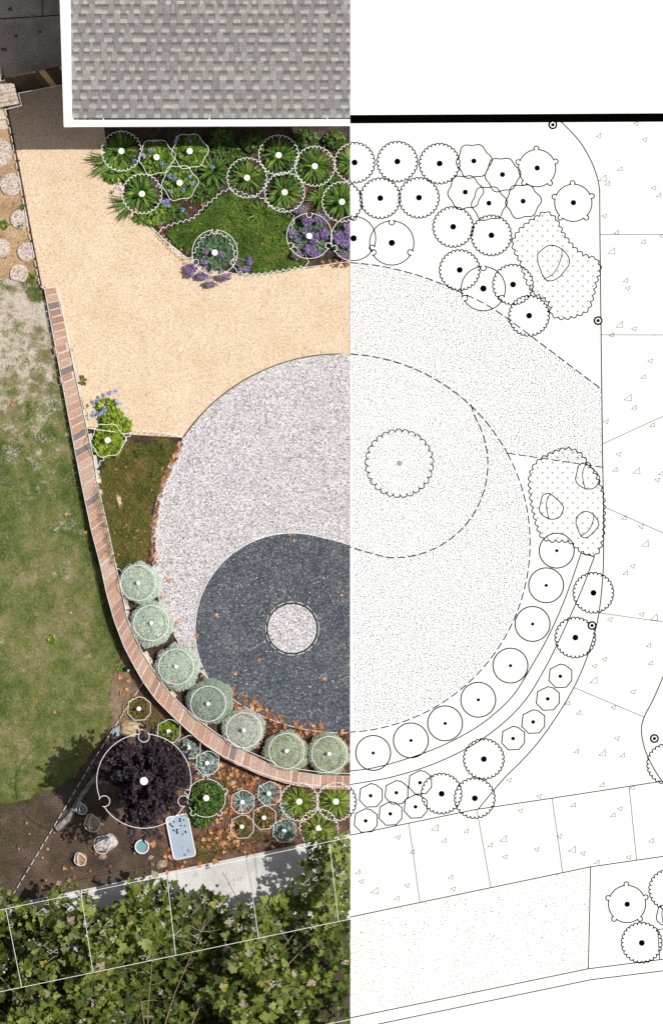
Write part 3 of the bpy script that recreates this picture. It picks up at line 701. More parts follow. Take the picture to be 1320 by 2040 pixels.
# bowl
bw=tag(empty('bowl',at(283,1687)),'round teal glazed bowl of water standing on the soil','bowl')
m=M(); prof=[(7,0),(10.5,.06),(13,.15),(13.8,.17),(12.6,.165),(11.8,.13)]
R=[[at(283+r*math.cos(t),1687+r*math.sin(t),z) for t in np.linspace(0,2*PI,33)[:-1]] for r,z in prof]
m.add([p for q in R for p in q],[(i*32+k,i*32+(k+1)%32,(i+1)*32+(k+1)%32,(i+1)*32+k) for i in range(len(prof)-1) for k in range(32)]); m.build('body',flat_mat('teal_glaze',(.20,.36,.38),.25,.5),bw)
m=M(); m.prism(mpoly(sym_circle(283,1687,12.2)),.12,.135); m.build('water',flat_mat('teal_water',(.155,.32,.35),.55,.3),bw)
m=M(); m.tube([at(x,y,.172) for x,y in sym_circle(283,1687,13.2)],.011,6,closed=True); m.build('rim',MAT['line'],bw)
# path spot light in the shade of the wall
sp=tag(empty('spot_light',at(254,1334)),'small dark garden spot light with pale lens below the wall','garden light')
m=M(); m.tube([at(251,1332,.0),at(251,1332,.14)],.012,6); m.build('stake',MAT['dark'],sp)
m=M(); m.tube([at(250,1331,.12),at(255.5,1335.5,.17)],.022,10,r2=.032); m.build('lamp_head',MAT['dark'],sp)
m=M(); m.tube([at(255.6,1335.6,.172),at(256.3,1336.2,.178)],.02,10); m.build('lens',flat_mat('lens',(.75,.78,.82),.3,.5),sp)
rock('pebble','small knobbly pebble on the joint of the shaded patio','pebble',65.5,33,5,5,.05,0,RB,7.7)

# ================================================================== PLANTS
def strap_plant(px,py,lab,cat='clump',n=75,L=(.26,.42),w=.05,mat='strap',group='strap leaved clumps by the house',name='agapanthus',flowers=(),**kw):
    m=M(); c=at(px,py); 
    straps(m,c,n,L,w,**kw)
    straps(m,c,int(n*.5),(L[0]*.55,L[1]*.7),w*.9,pitch=(.9,1.5),droop=(.3,.9))
    if flowers:
        root=tag(empty(name,c),lab,cat,group); m.build('foliage',MAT[mat],root)
        for q in flowers:
            f=M(); flower_heads(f,[q],.33); f.build('flower',MAT['blue_petal'],root)
        return root
    return tag(m.build(name,MAT[mat],base=c),lab,cat,group)
def flower_heads(m,spots,z,n=12,r=4.2,size=(.028,.042)):
    for (x,y) in spots:
        a=U(0,2*PI,n); d=r*np.sqrt(U(0,1,n))
        P=xy(x+d*np.cos(a),y+d*np.sin(a),z+U(-.02,.03,n)); m.scatter(PETAL,P,rots(U(0,6,n),U(-.4,.4,n),U(-.4,.4,n)),U(*size,n),U(0,1,n))
AG=[(242,301,'strap leaved clump at the shaded path edge, under the eave corner'),
    (283,386,'strap leaved clump spilling over the curved path edge'),
    (492,354,'strap leaved clump touching the top of the dark green groundcover'),
    (555,309,'strap leaved clump half in the house shade'),
    (567,383,'strap leaved clump with the tidiest rosette, above the lavender flowers'),
    (627,331,'strap leaved clump with a withered edge between two others'),
    (681,402,'strap leaved clump with yellowing leaves at the sheet edge'),
    (704,325,'strap leaved clump cut by the sheet edge in the upper row'),
    (427,342,'loose strap leaved clump between the blue flowered shrub and mulch')]
for i,(x,y,l) in enumerate(AG):
    strap_plant(x,y,l,n=120 if i!=8 else 70,L=(.22,.39),flowers=((423,333),) if i==8 else ())
    if i<2:
        pass
# long leaves sprawling onto the path
m=M(); straps(m,at(238,318),26,(.42,.6),.034,pitch=(.3,.8),droop=(.7,1.2),sect=(PI*.95,PI*1.25)); straps(m,at(238,318),16,(.3,.45),.03,pitch=(.3,.8),droop=(.7,1.2),sect=(PI*.9,PI*1.4))
tag(m.build('agapanthus',MAT['strap'],base=at(238,318)),'sprawling strap leaves lying across the gravel path below the eave','clump','strap leaved clumps by the house')
m=M(); straps(m,at(276,396),24,(.40,.56),.033,pitch=(.3,.8),droop=(.7,1.2),sect=(PI*1.0,PI*1.35))
tag(m.build('agapanthus',MAT['strap'],base=at(276,396)),'second sprawl of strap leaves on the path, below the first','clump','strap leaved clumps by the house')
for (x,y,l) in [(640,395,'dark strap leaved tuft squeezed among brown leaves behind the lavender flowers'),(520,425,'small strap leaved tuft at the groundcover edge')]:
    strap_plant(x,y,l,n=34,L=(.2,.32))
for (x,y,l) in [(596,1597,'lime green strap clump under the wall, first of three'),(669,1597,'lime green strap clump at the wall and sheet edge'),(635,1650,'lime green strap clump overhanging the sidewalk edge')]:
    strap_plant(x,y,l,n=110,L=(.25,.40),w=.019,mat='strap_lime',group='lime strap clumps by the sidewalk',name='strap_clump',droop=(1.2,2.1))
def leafy(px,py,rx,ry,h,n,mat,size,name,lab,cat='shrub',group=None,T=OVAL,flowers=(),fmat='blue_petal',extra=(),fz=None,**kw):
    m=M(); dome(m,px,py,rx,ry,h,n,T,size,**kw)
    for (x,y,a,b,hh,k) in extra: dome(m,x,y,a,b,hh,k,T,size,**kw)
    if flowers:
        root=tag(empty(name,at(px,py)),lab,cat,group); m.build('foliage',MAT[mat],root)
        for q in flowers:
            f=M(); flower_heads(f,[q],fz or h*.95); f.build('flower',MAT[fmat],root)
        return root
    return tag(m.build(name,MAT[mat],base=at(px,py)),lab,cat,group)
GP='blue flowered shrubs by the house'
leafy(312,315,38,37,.36,1500,'plumbago',(.045,.075),'plumbago','blue flowered shrub between the path clump and the wavy ringed shrub','shrub',GP,flowers=[(308,281),(299,300),(285,311),(269,320),(325,327)])
leafy(380,304,38,36,.36,1500,'plumbago',(.045,.075),'plumbago','blue flowered shrub highest in the bed, half shaded by the eave','shrub',GP,flowers=[(353,276),(379,281),(350,281)])
leafy(358,366,38,36,.36,1500,'plumbago',(.045,.075),'plumbago','blue flowered shrub with most blooms, lowest of the trio','shrub',GP,flowers=[(338,352),(349,353),(378,350),(383,365),(365,379),(340,382),(326,403),(337,409),(334,400),(363,418),(316,371),(237,376)],extra=[(330,420,22,20,.15,260)])
leafy(228,345,22,20,.2,380,'plumbago',(.04,.07),'leafy_filler','low green leaves filling between two sprawling path clumps','ground plant',extra=[(300,432,40,18,.15,350),(262,345,25,22,.2,300)])
leafy(216,880,34,36,.34,1400,'lime_leaf',(.045,.075),'plumbago','lime green shrub with pale blue flowers between wall and gravel path','shrub',None,
      flowers=[(196,797),(207,789),(218,784),(230,779),(187,806),(209,814),(238,806),(234,801),(186,822),(198,825),(184,829),(204,822)],extra=[(222,835,22,30,.26,620),(245,848,15,18,.22,300),(212,808,22,16,.2,90)],fz=.26)
for (x,y,rx,ry,n,l) in [(408,385,30,22,300,'low leaves on the mulch above the scalloped groundcover edge'),(350,425,22,18,160,'sparse low leaves beside the slate blue stone'),(452,300,34,16,200,'low leaves under the eave above the loose strap clump'),(590,345,26,18,260,'low leaves filling the gap under the half shaded clump'),(470,318,22,20,200,'low leaves beside the bare mulch gap'),(655,365,26,20,260,'low leaves between the yellowing clump and the withered clump'),(525,350,14,12,120,'low leaves wedged between three strap clumps')]:
    leafy(x,y,rx,ry,.16,n,'shrub',(.04,.08),'leafy_filler',l,'ground plant')
# dark shrubs in the shade of the eaves
for k,(x,y,r,l) in enumerate([(440,275,26,'dark shrub in the eave shade above the loose strap clump'),(505,285,22,'dark shrub under the eave between two strap clumps'),(610,278,24,'dark shrub under the eave over the withered clump'),(668,280,20,'dark shrub under the eave beside the sheet edge')]):
    leafy(x,y,r,r*.8,.4,420,'shrub',(.05,.085),'shade_shrub',l,'shrub','dark shrubs in the eave shade')
# statice
def statice(px,py,r,lab,blooms,nleaf=520):
    root=tag(empty('statice',at(px,py)),lab,'flowering plant','lavender flowered plants')
    m=M(); dome(m,px,py,r,r*.85,.26,nleaf,OVAL,(.06,.11),inner=.5); m.build('foliage',MAT['statice_leaf'],root)
    for (x,y,a,b,z,k,fd) in blooms:
        f=M(); n=int(k*.75); t=U(0,2*PI,n); d=np.sqrt(U(0,1,n))*(1.12-.75*vnoise(np.cos(t)*30+x,np.sin(t)*30+y,7))
        zz=z+.05*(1-d*d)+U(-.045,.03,n)
        P=xy(x+a*d*np.cos(t),y+b*d*np.sin(t),zz)
        f.scatter(CHIP,P,rots(U(0,6,n),U(-.9,.9,n),U(-.9,.9,n)),U(.012,.034,n),U(0,1,n))
        for q in range(5): f.tube([at(px,py,.05),at((px+x)/2+random.uniform(-4,4),(py+y)/2,z*.9),at(x+random.uniform(-a,a)*.5,y+random.uniform(-b,b)*.5,z)],.004,3)
        f.build('flower_spray',MAT['faded_petal' if fd else 'mauve_petal'],root)
statice(428,500,42,'blue green leaved statice with drooping lavender sprays over the path',[(380,538,16,17,.16,520,0),(402,550,14,10,.15,330,0),(418,567,16,7,.12,330,1),(445,552,17,9,.14,260,1),(406,521,9,6,.2,160,0),(410,502,9,7,.25,160,1),(440,507,10,7,.25,120,1),(487,535,16,7,.14,240,0),(498,521,7,10,.16,150,0)],700)
statice(616,472,40,'statice with scattered lavender heads, left of the sheet edge'.replace(', left of the sheet edge',' between groundcover and its purple neighbour'),[(598,418,18,12,.27,330,1),(612,440,14,11,.3,300,0),(640,436,18,14,.3,330,1),(580,462,9,8,.25,200,0),(606,462,8,6,.28,120,0),(626,476,13,12,.3,330,0),(646,466,13,14,.3,330,0),(614,497,14,11,.28,330,0),(630,506,15,9,.26,300,0),(590,508,13,11,.22,260,1),(592,478,9,7,.26,120,0)],420)
statice(692,478,36,'statice with a dense purple mass cut by the sheet edge',[(676,474,17,17,.3,600,0),(694,462,12,20,.32,600,0),(690,485,14,12,.3,420,0),(690,508,20,9,.2,240,1)],420)
# groundcovers (ground cover nobody could count)
def cover(poly,n,mat,size,name,lab,hmax=.15,T=SLIM):
    x,y=in_poly(poly,n); z=.03+hmax*vnoise(x,y,11)*U(.45,1,n); P=xy(x,y,z); m=M()
    rn=np.clip(.45*vnoise(x,y,28)+.55*U(0,1,n),0,1); rn[U(0,1,n)>.985]=1
    m.scatter(T,P,rots(U(0,2*PI,n),U(-.15,.9,n),U(-.6,.6,n)),U(*size,n),rn)
    return tag(m.build(name,MAT[mat]),lab,'ground cover',kind='stuff')
C1=[(372,506),(345,484),(335,466),(352,452),(400,430),(432,398),(462,384),(520,402),(540,420),(580,428),(590,470),(592,500),(616,526),(560,540),(480,546),(466,520),(440,480),(400,470),(380,490)]
cover(C1,15000,'cover',(.025,.05),'groundcover','bright green grassy groundcover between the two statice plants')
cover([(330,462),(352,450),(400,428),(440,392),(470,384),(440,440),(400,470),(385,500),(350,485)],3500,'shrub',(.03,.055),'dark_groundcover','darker feathery groundcover along the scalloped upper edge',.13)
C2=[(250,880),(290,888),(330,874),(352,884),(335,925),(318,965),(303,1010),(298,1060),(296,1118),(270,1122),(236,1130),(222,1098),(213,1050),(203,1000),(196,950),(206,925),(236,905)]
cover(rough(C2,10,4),22000,'cover_olive',(.025,.048),'groundcover','olive green groundcover between brick wall and pale gravel circle')
x,y=in_poly([(196,960),(214,1050),(232,1128),(222,1125),(206,1060),(190,990)],350)
m=M(); m.scatter(SLIM,xy(x,y,.345+U(0,.02,350)),rots(U(0,6,350),U(-.2,.5,350),U(-.6,.6,350)),U(.02,.045,350),U(0,1,350)); tag(m.build('trailing_stems',MAT['cover_olive']),'thin groundcover runners creeping onto the brick cap','runners',kind='stuff')
# santolina balls
SB=[(277,1162,41,'topmost silver green ball shrub, below the olive groundcover'),(299,1244,43,'second silver green ball shrub from the top of the curve'),(354,1329,46,'third silver green ball shrub, widest, beside the dark gravel tip'),
    (419,1397,44,'fourth silver green ball shrub, with the greenest head'),(485,1456,42,'fifth ball shrub along the wall, the greyest of the row'),(570,1498,43,'sixth ball shrub along the wall, ringed by orange leaves'),(654,1502,41,'last ball shrub of the row at the sheet edge')]
BM=['santolina','santolina','santolina','santolina_dark','santolina_grey','santolina_olive','santolina_olive']
HV=[.46,.50,.54,.47,.44,.49,.43]
tints=[(1,0),(1,0),(.97,.02),(.85,.0),(.95,.08),(.88,.1),(.88,.12)]
for i,(x,y,r,l) in enumerate(SB):
    r*=1.07; root=tag(empty('ball_shrub',at(x,y)),l,'shrub','silver ball shrubs inside the curved wall')
    h=HV[i]; m=M(); bm=bmesh.new(); bmesh.ops.create_icosphere(bm,subdivisions=4,radius=1)
    V=[]
    for v in bm.verts:
        p=v.co; d=1-.10*mnoise.noise(p*3+Vector((i*3.1,0,0)))
        V.append((x/1+0,0,0)); zz=max(0.0,.12+p.z*(h-.22)*.72*d if p.z>0 else .12+p.z*.12)
        q=at(x+p.x*r*.8*d,y-p.y*r*.8*d,zz); V[-1]=q
    m.add(V,[[v.index for v in f_.verts] for f_ in bm.faces]); bm.free(); m.build('stem_mass',MAT['santolina_core'],root,smooth=True)
    n=12000; m=M(); th=U(0,2*PI,n); ph=np.where(U(0,1,n)<.55,np.arcsin(np.sqrt(U(0,1,n))),np.arccos(1-U(0,1,n)*1.05)); ux,uy,uz=np.sin(ph)*np.cos(th),np.sin(ph)*np.sin(th),np.cos(ph)
    d=(1-.20*vnoise(ux*20+x*1.7,uy*20+y,8))*U(.86,1.04,n)
    z=.15+np.maximum(-.1,uz)*(h-.19)*d
    P=xy(x+ux*r*1.0*d,y-uy*r*1.0*d,z); az=th-PI/2+U(-1.2,1.2,n); pit=-ph*.45+U(-.25,.6,n)
    rn=np.clip(.32+.42*U(0,1,n)*tints[i][0]-tints[i][1]-.2*(vnoise(ux*30+x,uy*30,5)-.5),.1,.96); rn[U(0,1,n)>.99]=1; rn[U(0,1,n)<.04]=.05
    m.scatter(SLIM,P,rots(az,pit,U(-.6,.6,n)),U(.02,.045,n),rn); m.build('foliage',MAT[BM[i]],root)
# small plants of the lower bed
SP=[(277,1413,'brown_green',22,.12,420,'low green mat plant on bare earth outside the wall','shrub'),(336,1457,'lime_leaf',23,.16,420,'yellow green low plant between wall and purple tree','b'),
    (374,1494,'silver',20,.14,220,'blue grey plant half buried in orange leaves','c'),(413,1521,'silver',24,.16,320,'grey green plant close under the wall curve','c')]
for (x,y,mt,r,h,n,l,_) in SP:
    leafy(x,y,r*1.15,r*1.1,h,n*2,mt if l[0]!='l' else 'cover_olive',(.03,.055),'low_plant',l,'low plant',T=SLIM if mt!='silver' else OVAL)
leafy(300,1432,26,16,.1,520,'cover_olive',(.025,.045),'low_plant','sparse weeds at the foot of the wall by the sandy boulder','low plant',T=SLIM)
def rosette(px,py,r,mat,n,lab,w=.02):
    m=M(); straps(m,at(px,py),n,(r/S*.55,r/S*1.15),w,pitch=(.15,1.2),droop=(.2,1.0),rnd=(0,1)); straps(m,at(px+5,py-4),n//2,(r/S*.4,r/S*.9),w,pitch=(.15,1.2),droop=(.2,.9),rnd=(0,1))
    tag(m.build('silver_plant',MAT[mat],base=at(px,py)),lab,'low plant')
rosette(484,1596,25,'silver',75,'silver blue rosette with clear pointed leaves in orange litter',.026)
rosette(534,1580,26,'silver',70,'silver blue tuft touching the wall above the brown plant',.024)
rosette(525,1630,22,'brown_green',60,'withered brown green tuft between two silver plants')
rosette(482,1648,22,'brown_green',50,'dark withered tuft nearest the sidewalk in the small plant cluster'.replace('nearest','next to'))
leafy(567,1656,27,26,.17,900,'silver',(.03,.055),'silver_plant','grey green bushy plant beside the lime clump at the sidewalk','low plant',T=SLIM)
leafy(572,1612,18,22,.14,300,'silver',(.03,.055),'silver_plant','small grey plant squeezed between silver tuft and lime clump','low plant',T=SLIM)
leafy(412,1592,40,40,.42,2600,'shrub',(.04,.065),'round_shrub','round dark green leafy shrub beside the purple tree','shrub',extra=[(400,1628,26,20,.25,500)])
leafy(446,1560,24,22,.10,260,'cover_olive',(.025,.05),'low_plant','dark weedy tuft among orange litter left of the silver rosette'.replace('left of','beside'),'low plant',T=SLIM)
leafy(503,1668,36,14,.09,330,'brown_green',(.025,.05),'dry_groundcover','dry brown mat below the withered tufts at the sidewalk','low plant',T=SLIM)
leafy(415,1690,36,34,.07,700,'brown_green',(.03,.055),'dry_groundcover','dry brown mat of stems beside the pale blue lid','low plant',T=SLIM,extra=[(445,1678,25,20,.06,260)])
for (x,y,l,mt) in [(40,448,'small weed tuft between stepping stones, third row','cover'),(47,415,'weed tuft above the pinkish stepping stone','cover'),(9,448,'dark weed patch at the picture edge by the stones','cover'),(62,552,'grass clump at the edging below the last stepping stone','cover'),(222,945,'pale lobed weed growing out of the olive groundcover','plumbago'),(240,1330,'small green weed next to the garden spot light','plumbago'),(104,1274,'tiny bright weed in the middle of the lawn','lime_leaf'),(267,1597,'bright green sprout showing through the purple tree','lime_leaf'),(164,758,'tiny weed in the gravel beside the wall','brown_green')]:
    hh=.06
    leafy(x,y,8,8,hh,46,mt,(.03,.055),'weed',l,'weed')

# ------------------------------------------------------------------ purple tree
pt=tag(empty('purple_tree',at(289,1562)),'small purple leaved tree standing over the bare soil','tree')
tr=M(); fo=M(); base=at(289,1562)
tr.tube([base,(base[0]+.02,base[1],.9),(base[0],base[1]+.03,2.1)],.055,8,r2=.035)
tw=[]
for i in range(250):
    a=random.uniform(0,2*PI); rr=math.sqrt(random.random())
    lim=random.uniform(80,108) if not (math.radians(185)<a<math.radians(235)) else 62
    ex,ey=289+lim*rr*math.cos(a)*.98,1552-lim*rr*math.sin(a)*.98
    z1=3.1-1.0*rr*rr+random.uniform(-.5,.25); z0=random.uniform(1.2,1.8)
    s0=at(289+random.uniform(-4,4),1560,z0); e_=at(ex,ey,z1); md=[(s0[k]*.45+e_[k]*.55)+(0.12 if k==2 else random.uniform(-.05,.05)) for k in range(3)]
    tw.append((s0,md,e_))
for (x,y,z) in [(262,1668,2.0),(258,1660,2.2),(288,1672,1.8),(292,1666,2.1),(314,1668,1.9),(312,1660,2.1),(285,1450,1.6),(278,1462,1.8),(378,1560,2.0),(196,1520,2.0)]:
    z+=.5; s0=at(289,1570,1.7); e_=at(x,y,z); tw.append((s0,[(s0[k]+e_[k])/2+(.2 if k==2 else 0) for k in range(3)],e_))
for s0,md,e_ in tw:
    pts=smooth([s0,md,e_],2); pts=resample(pts,.045)
    tr.tube(pts[::3]+[pts[-1]],.010,4,r2=.003)
    k0=int(len(pts)*.30); Q=np.array(pts[k0:]); n=len(Q)
    if n<2: continue
    tg=np.gradient(Q,axis=0); az0=np.arctan2(tg[:,1],tg[:,0])-PI/2
    for sd in (-1,1,0.3):
        P=Q+RNG.normal(0,.018,(n,3)); fo.scatter(OVAL,P,rots(az0+sd*U(.6,1.3,n),U(-.5,.45,n),U(-.6,.6,n)),U(.048,.078,n),U(0,1,n)**1.2)
tr.build('trunk',MAT['dark_bark'],pt); fo.build('crown',MAT['purple_leaf'],pt)
m=M()
for (u,v) in [(-14,-32),(-8,-34),(2,-30),(5,-28),(8,-34),(12,-31),(-12,-24),(-9,-22),(-7,-16),(-11,-12),(-8,-8),(6,-20),(10,-19),(-5,-10),(5,-8),(11,-5)]:
    for q in range(1):
        c=lidp(u+random.uniform(-2,2),v+random.uniform(-2,2)); m.scatter(OVAL,np.array([at(c[0],c[1],.095+.006*q)]),rots(U(0,6,1),U(-.1,.2,1),U(-.3,.3,1)),U(.035,.05,1),U(.0,.9,1))
tag(m.build('purple_leaf_drift',MAT['purple_leaf']),'dark purple leaves fallen on the pale blue lid','leaf litter',kind='stuff')

# ------------------------------------------------------------------ plane tree over the sidewalk
TOPX=[-260,0,30,70,130,165,200,225,262,300,340,372,400,425,450,480,520,560,600,630,655,697,760]
TOPY=[1850,1808,1792,1790,1768,1786,1815,1800,1742,1740,1762,1778,1758,1768,1808,1812,1784,1766,1740,1698,1676,1666,1660]
pl=tag(empty('plane_tree',at(330,2260)),'broad crown of lobed green leaves hanging over the sidewalk','tree')
tr=M(); fo=M(); b0=at(330,2260)
tr.tube([b0,(b0[0]+.05,b0[1]+.05,1.0),(b0[0],b0[1]+.2,1.5)],.17,10,r2=.12)
seeds=M(); cl=[]
limbs=[]
for k in range(15):
    ex=-230+k*68+random.uniform(-20,20); ey=np.interp(ex,TOPX,TOPY)+random.uniform(60,170); z1=random.uniform(1.2,2.0)
    s0=(b0[0],b0[1]+.15,1.4); z1-=.75; e_=at(ex,ey,z1); md=[(s0[q]+e_[q])/2+(0 if q==2 else random.uniform(-.55,.55)) for q in range(3)]
    P=resample(smooth([s0,md,e_],2),.12); tr.tube(P[::2]+[P[-1]],.015,6,r2=.004); limbs.append(P)
LP=np.array([p for P in limbs for p in P[len(P)//4:]])
n_cl=1750; xs=U(-240,740,n_cl); tY=np.interp(xs,TOPX,TOPY)+70*(vnoise(xs,xs*0+7,26)-.55)
dep=U(0,1,n_cl)**1.15*(2330-tY); ys=tY+9+dep
kp=(vnoise(xs+300,ys,40)+U(-.15,.15,n_cl)>.27)|(dep<40); xs,ys,dep=xs[kp],ys[kp],dep[kp]; n_cl=len(xs)
zs=.35+2.3*(vnoise(xs,ys,62)-.1)+U(-.2,.45,n_cl)
for x,y,z in zip(xs,ys,zs):
    c=np.array(at(x,y,z)); j=np.argmin(((LP-c)**2).sum(1)); d=LP[j]
    if np.linalg.norm(d-c)<.75:
        if random.random()<.45: tr.tube([tuple(d),tuple((d+c)/2+np.array([random.uniform(-.06,.06),random.uniform(-.06,.06),.05])),tuple(c)],.007,4,r2=.003)
    n=random.randint(6,11); a=U(0,2*PI,n); dd=U(.02,.16,n)
    P=c+np.stack([np.cos(a)*dd,np.sin(a)*dd,U(-.10,.07,n)],-1)
    edge=np.maximum(.55,np.minimum(1,(y-np.interp(x,TOPX,TOPY))/60+.55))
    sz=(.07+.14*U(0,1,n)**1.4)*edge*random.choice((.75,1,1,1.12))
    rn=np.clip(.27+.28*(z-1.35)+random.uniform(-.25,.38)+U(-.1,.35,n),0,.93)  # tone rises with height, painting the crown's inner shade into the leaves
    q=U(0,1,n); rn=np.where(q>.985,U(.94,.955,n),np.where(q>.955,U(.965,1,n),rn))
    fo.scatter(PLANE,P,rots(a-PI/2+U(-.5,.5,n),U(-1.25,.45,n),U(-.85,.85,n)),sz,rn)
    if random.random()<.18:
        k=9; P2=c+RNG.normal(0,.028,(k,3))+np.array([random.uniform(-.1,.1),random.uniform(-.1,.1),.10]); seeds.scatter(CHIP,P2,rots(U(0,6,k),U(-.7,.7,k),U(-.7,.7,k)),U(.018,.042,k),U(.2,1,k))
nu=3600; xs=U(-240,740,nu); tY=np.interp(xs,TOPX,TOPY); ys=tY+30+(2330-tY)*U(0,1,nu); kp=(vnoise(xs,ys,30)>.22); xs,ys=xs[kp],ys[kp]; nu=len(xs)
fo.scatter(PLANE,xy(xs,ys,U(.25,.9,nu)),rots(U(0,6.3,nu),U(-.9,.4,nu),U(-.7,.7,nu)),U(.10,.2,nu),np.clip(U(-.1,.5,nu),0,.5))  # understory leaves coloured dark to stand for deep shade in the crown
tr.build('trunk',MAT['bark'],pl); fo.build('crown',MAT['plane_leaf'],pl)
seeds.build('seed_heads',leaf_mat('seed_head',[(0,(.25,.20,.15)),(1,(.56,.50,.43))],.1,.8,.1),pl)

# ------------------------------------------------------------------ grass on the lawn
n=120000; lawn_in=[(-140,535)]+lawn[1:-2]+[(-140,1600)]
x,y=in_poly(lawn_in,n); dry=.30*vnoise(x,y,75)+.36*vnoise(x,y,30)+.34*vnoise(x,y,11)
dry=.5+(dry-.5)*np.where(y<900,1.5,1.05)+.30*np.clip((1000-y)/380,0,1)-.015
keep=U(0,1,n)>np.clip((dry-.52)*3.6,0,.96); x,y,dry=x[keep],y[keep],dry[keep]; n=len(x)
near=np.array([min(abs(x_-np.interp(y_,[p[1] for p in OUTER],[p[0] for p in OUTER])),60) for x_,y_ in zip(x,y)])
dry-=.18*np.clip(1-near/55,0,1)
m=M(); m.scatter(BLADE,xy(x,y,.006),rots(U(0,6.3,n),U(.0,.7,n),U(-.5,.5,n)),U(.03,.065,n),np.clip((dry-.18)*1.25+U(-.25,.25,n),0,1))
tag(m.build('lawn_grass',MAT['grass']),'patchy half dry grass of the lawn outside the wall','grass',kind='stuff')
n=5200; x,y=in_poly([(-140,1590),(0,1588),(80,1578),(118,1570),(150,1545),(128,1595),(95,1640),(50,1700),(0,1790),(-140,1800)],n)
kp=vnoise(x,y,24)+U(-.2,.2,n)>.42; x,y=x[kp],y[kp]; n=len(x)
m=M(); m.scatter(BLADE,xy(x,y,.004),rots(U(0,6.3,n),U(.2,1.0,n),U(-.6,.6,n)),U(.03,.06,n),U(0,.5,n)); tag(m.build('thin_grass',MAT['cover_olive']),'thin grass on soil under the lawn edge, coloured dark to paint in shade','grass',kind='stuff')  # dark blades over the dark soil paint in the shade of this corner
x,y=in_poly([(22,530),(80,560),(90,600),(60,600)],900)
m=M(); m.scatter(BLADE,xy(x,y,.008),rots(U(0,6.3,900),U(.1,.9,900),U(-.6,.6,900)),U(.03,.06,900),U(0,.45,900)); tag(m.build('grass_fringe',MAT['grass']),'green grass fringe where the lawn meets the stepping stones','grass',kind='stuff')

# ------------------------------------------------------------------ fallen leaves
def litter(m,poly,n,size=(.05,.11),z=.035,T=PLANE,cl=None):
    x,y=in_poly(poly,n)
    if cl: kk=vnoise(x,y,cl)>.45; x,y=x[kk],y[kk]; n=len(x)
    m.scatter(T,xy(x,y,z+U(0,.03,n)),rots(U(0,6.3,n),U(-.35,.35,n),U(-.5,.5,n)),U(*size,n),U(0,1,n))
m=M()
litter(m,[(420,1360),(445,1352),(520,1400),(600,1438),(697,1452),(697,1470),(600,1460),(520,1425),(470,1412),(440,1385)],85,(.05,.095),cl=25)
litter(m,[(440,1368),(560,1432),(697,1460),(697,1545),(600,1530),(480,1480),(400,1425),(430,1400)],270,(.04,.08))
litter(m,[(352,884),(340,920),(318,970),(305,1040),(300,1120),(312,1125),(312,1040),(326,970),(348,925),(366,880)],120,(.03,.07))
litter(m,[(380,1540),(445,1510),(500,1540),(560,1560),(560,1590),(470,1570),(470,1660),(430,1720),(395,1720),(395,1640),(450,1590),(440,1560)],420,(.04,.085),cl=16)
litter(m,[(380,1480),(420,1505),(600,1572),(660,1640),(690,1670),(560,1690),(430,1720),(420,1660),(370,1520)],330,(.035,.075),cl=14)
litter(m,[(240,1360),(285,1365),(300,1400),(240,1440)],5,(.05,.08))
litter(m,[(200,900),(340,890),(300,1100),(230,1110)],42,(.03,.055),.09)
litter(m,[(380,470),(520,400),(580,440),(600,530),(400,520)],22,(.035,.06),.09)
litter(m,[(300,1150),(420,1350),(470,1410),(340,1300)],26,(.04,.08))
litter(m,[(300,430),(360,470),(380,515),(420,530),(340,490)],22,(.04,.06)); litter(m,[(640,520),(697,512),(697,530),(640,535)],40,(.03,.06)); litter(m,[(560,290),(690,300),(690,420),(570,420)],60,(.04,.07)); litter(m,[(300,390),(420,370),(440,410),(330,440)],40,(.03,.06))
litter(m,[(300,1700),(420,1650),(420,1725),(300,1745)],26,(.05,.09)); litter(m,[(30,1640),(330,1600),(330,1740),(40,1780)],36,(.03,.06))
tag(m.build('leaf_litter',MAT['litter']),'drifts of orange plane leaves along the beds and wall','leaf litter',kind='stuff')
m=M(); m.scatter(CHIP,np.array([at(152+random.uniform(-6,30),237.5,ZE-.07+random.uniform(0,.03)) for _ in range(26)]),rots(U(0,6,26),U(-.4,.4,26),U(-.4,.4,26)),U(.03,.06,26),U(0,.8,26))
tag(m.build('gutter_debris',MAT['litter']),'rusty leaf debris caught in the gutter corner','leaf litter',kind='stuff')
n=260; x,y=in_poly([(60,260),(200,300),(300,470),(690,545),(690,700),(400,820),(180,840),(110,560)],n)
m=M(); m.scatter(CHIP,xy(x,y,.018),rots(U(0,6,n),U(-.3,.3,n),U(-.3,.3,n)),np.stack([U(.005,.012,n),U(.008,.03,n),U(.01,.01,n)],-1),U(0,.6,n)); tag(m.build('path_debris',MAT['litter']),'specks of twig and leaf scattered on the tan gravel path','debris',kind='stuff')
n=300; x,y=in_poly([(400,1240),(470,1120),(600,1075),(690,1100),(690,1440),(560,1420),(450,1350)],n)
kk=vnoise(x,y,30)>.52; x,y=x[kk],y[kk]; n=len(x)
m=M(); m.scatter(CHIP,xy(x,y,.034),rots(U(0,6,n),U(-.3,.3,n),U(-.3,.3,n)),U(.008,.022,n),U(.2,1,n)); tag(m.build('stray_pebbles',leaf_mat('stray_pebble',[(0,(.3,.25,.22)),(1,(.75,.70,.66))],0,.8,.1)),'pale stray pebbles and chips on the dark gravel','pebbles',kind='stuff')
n=130; x,y=in_poly([(0,220),(14,225),(78,560),(40,570),(0,560)],n)
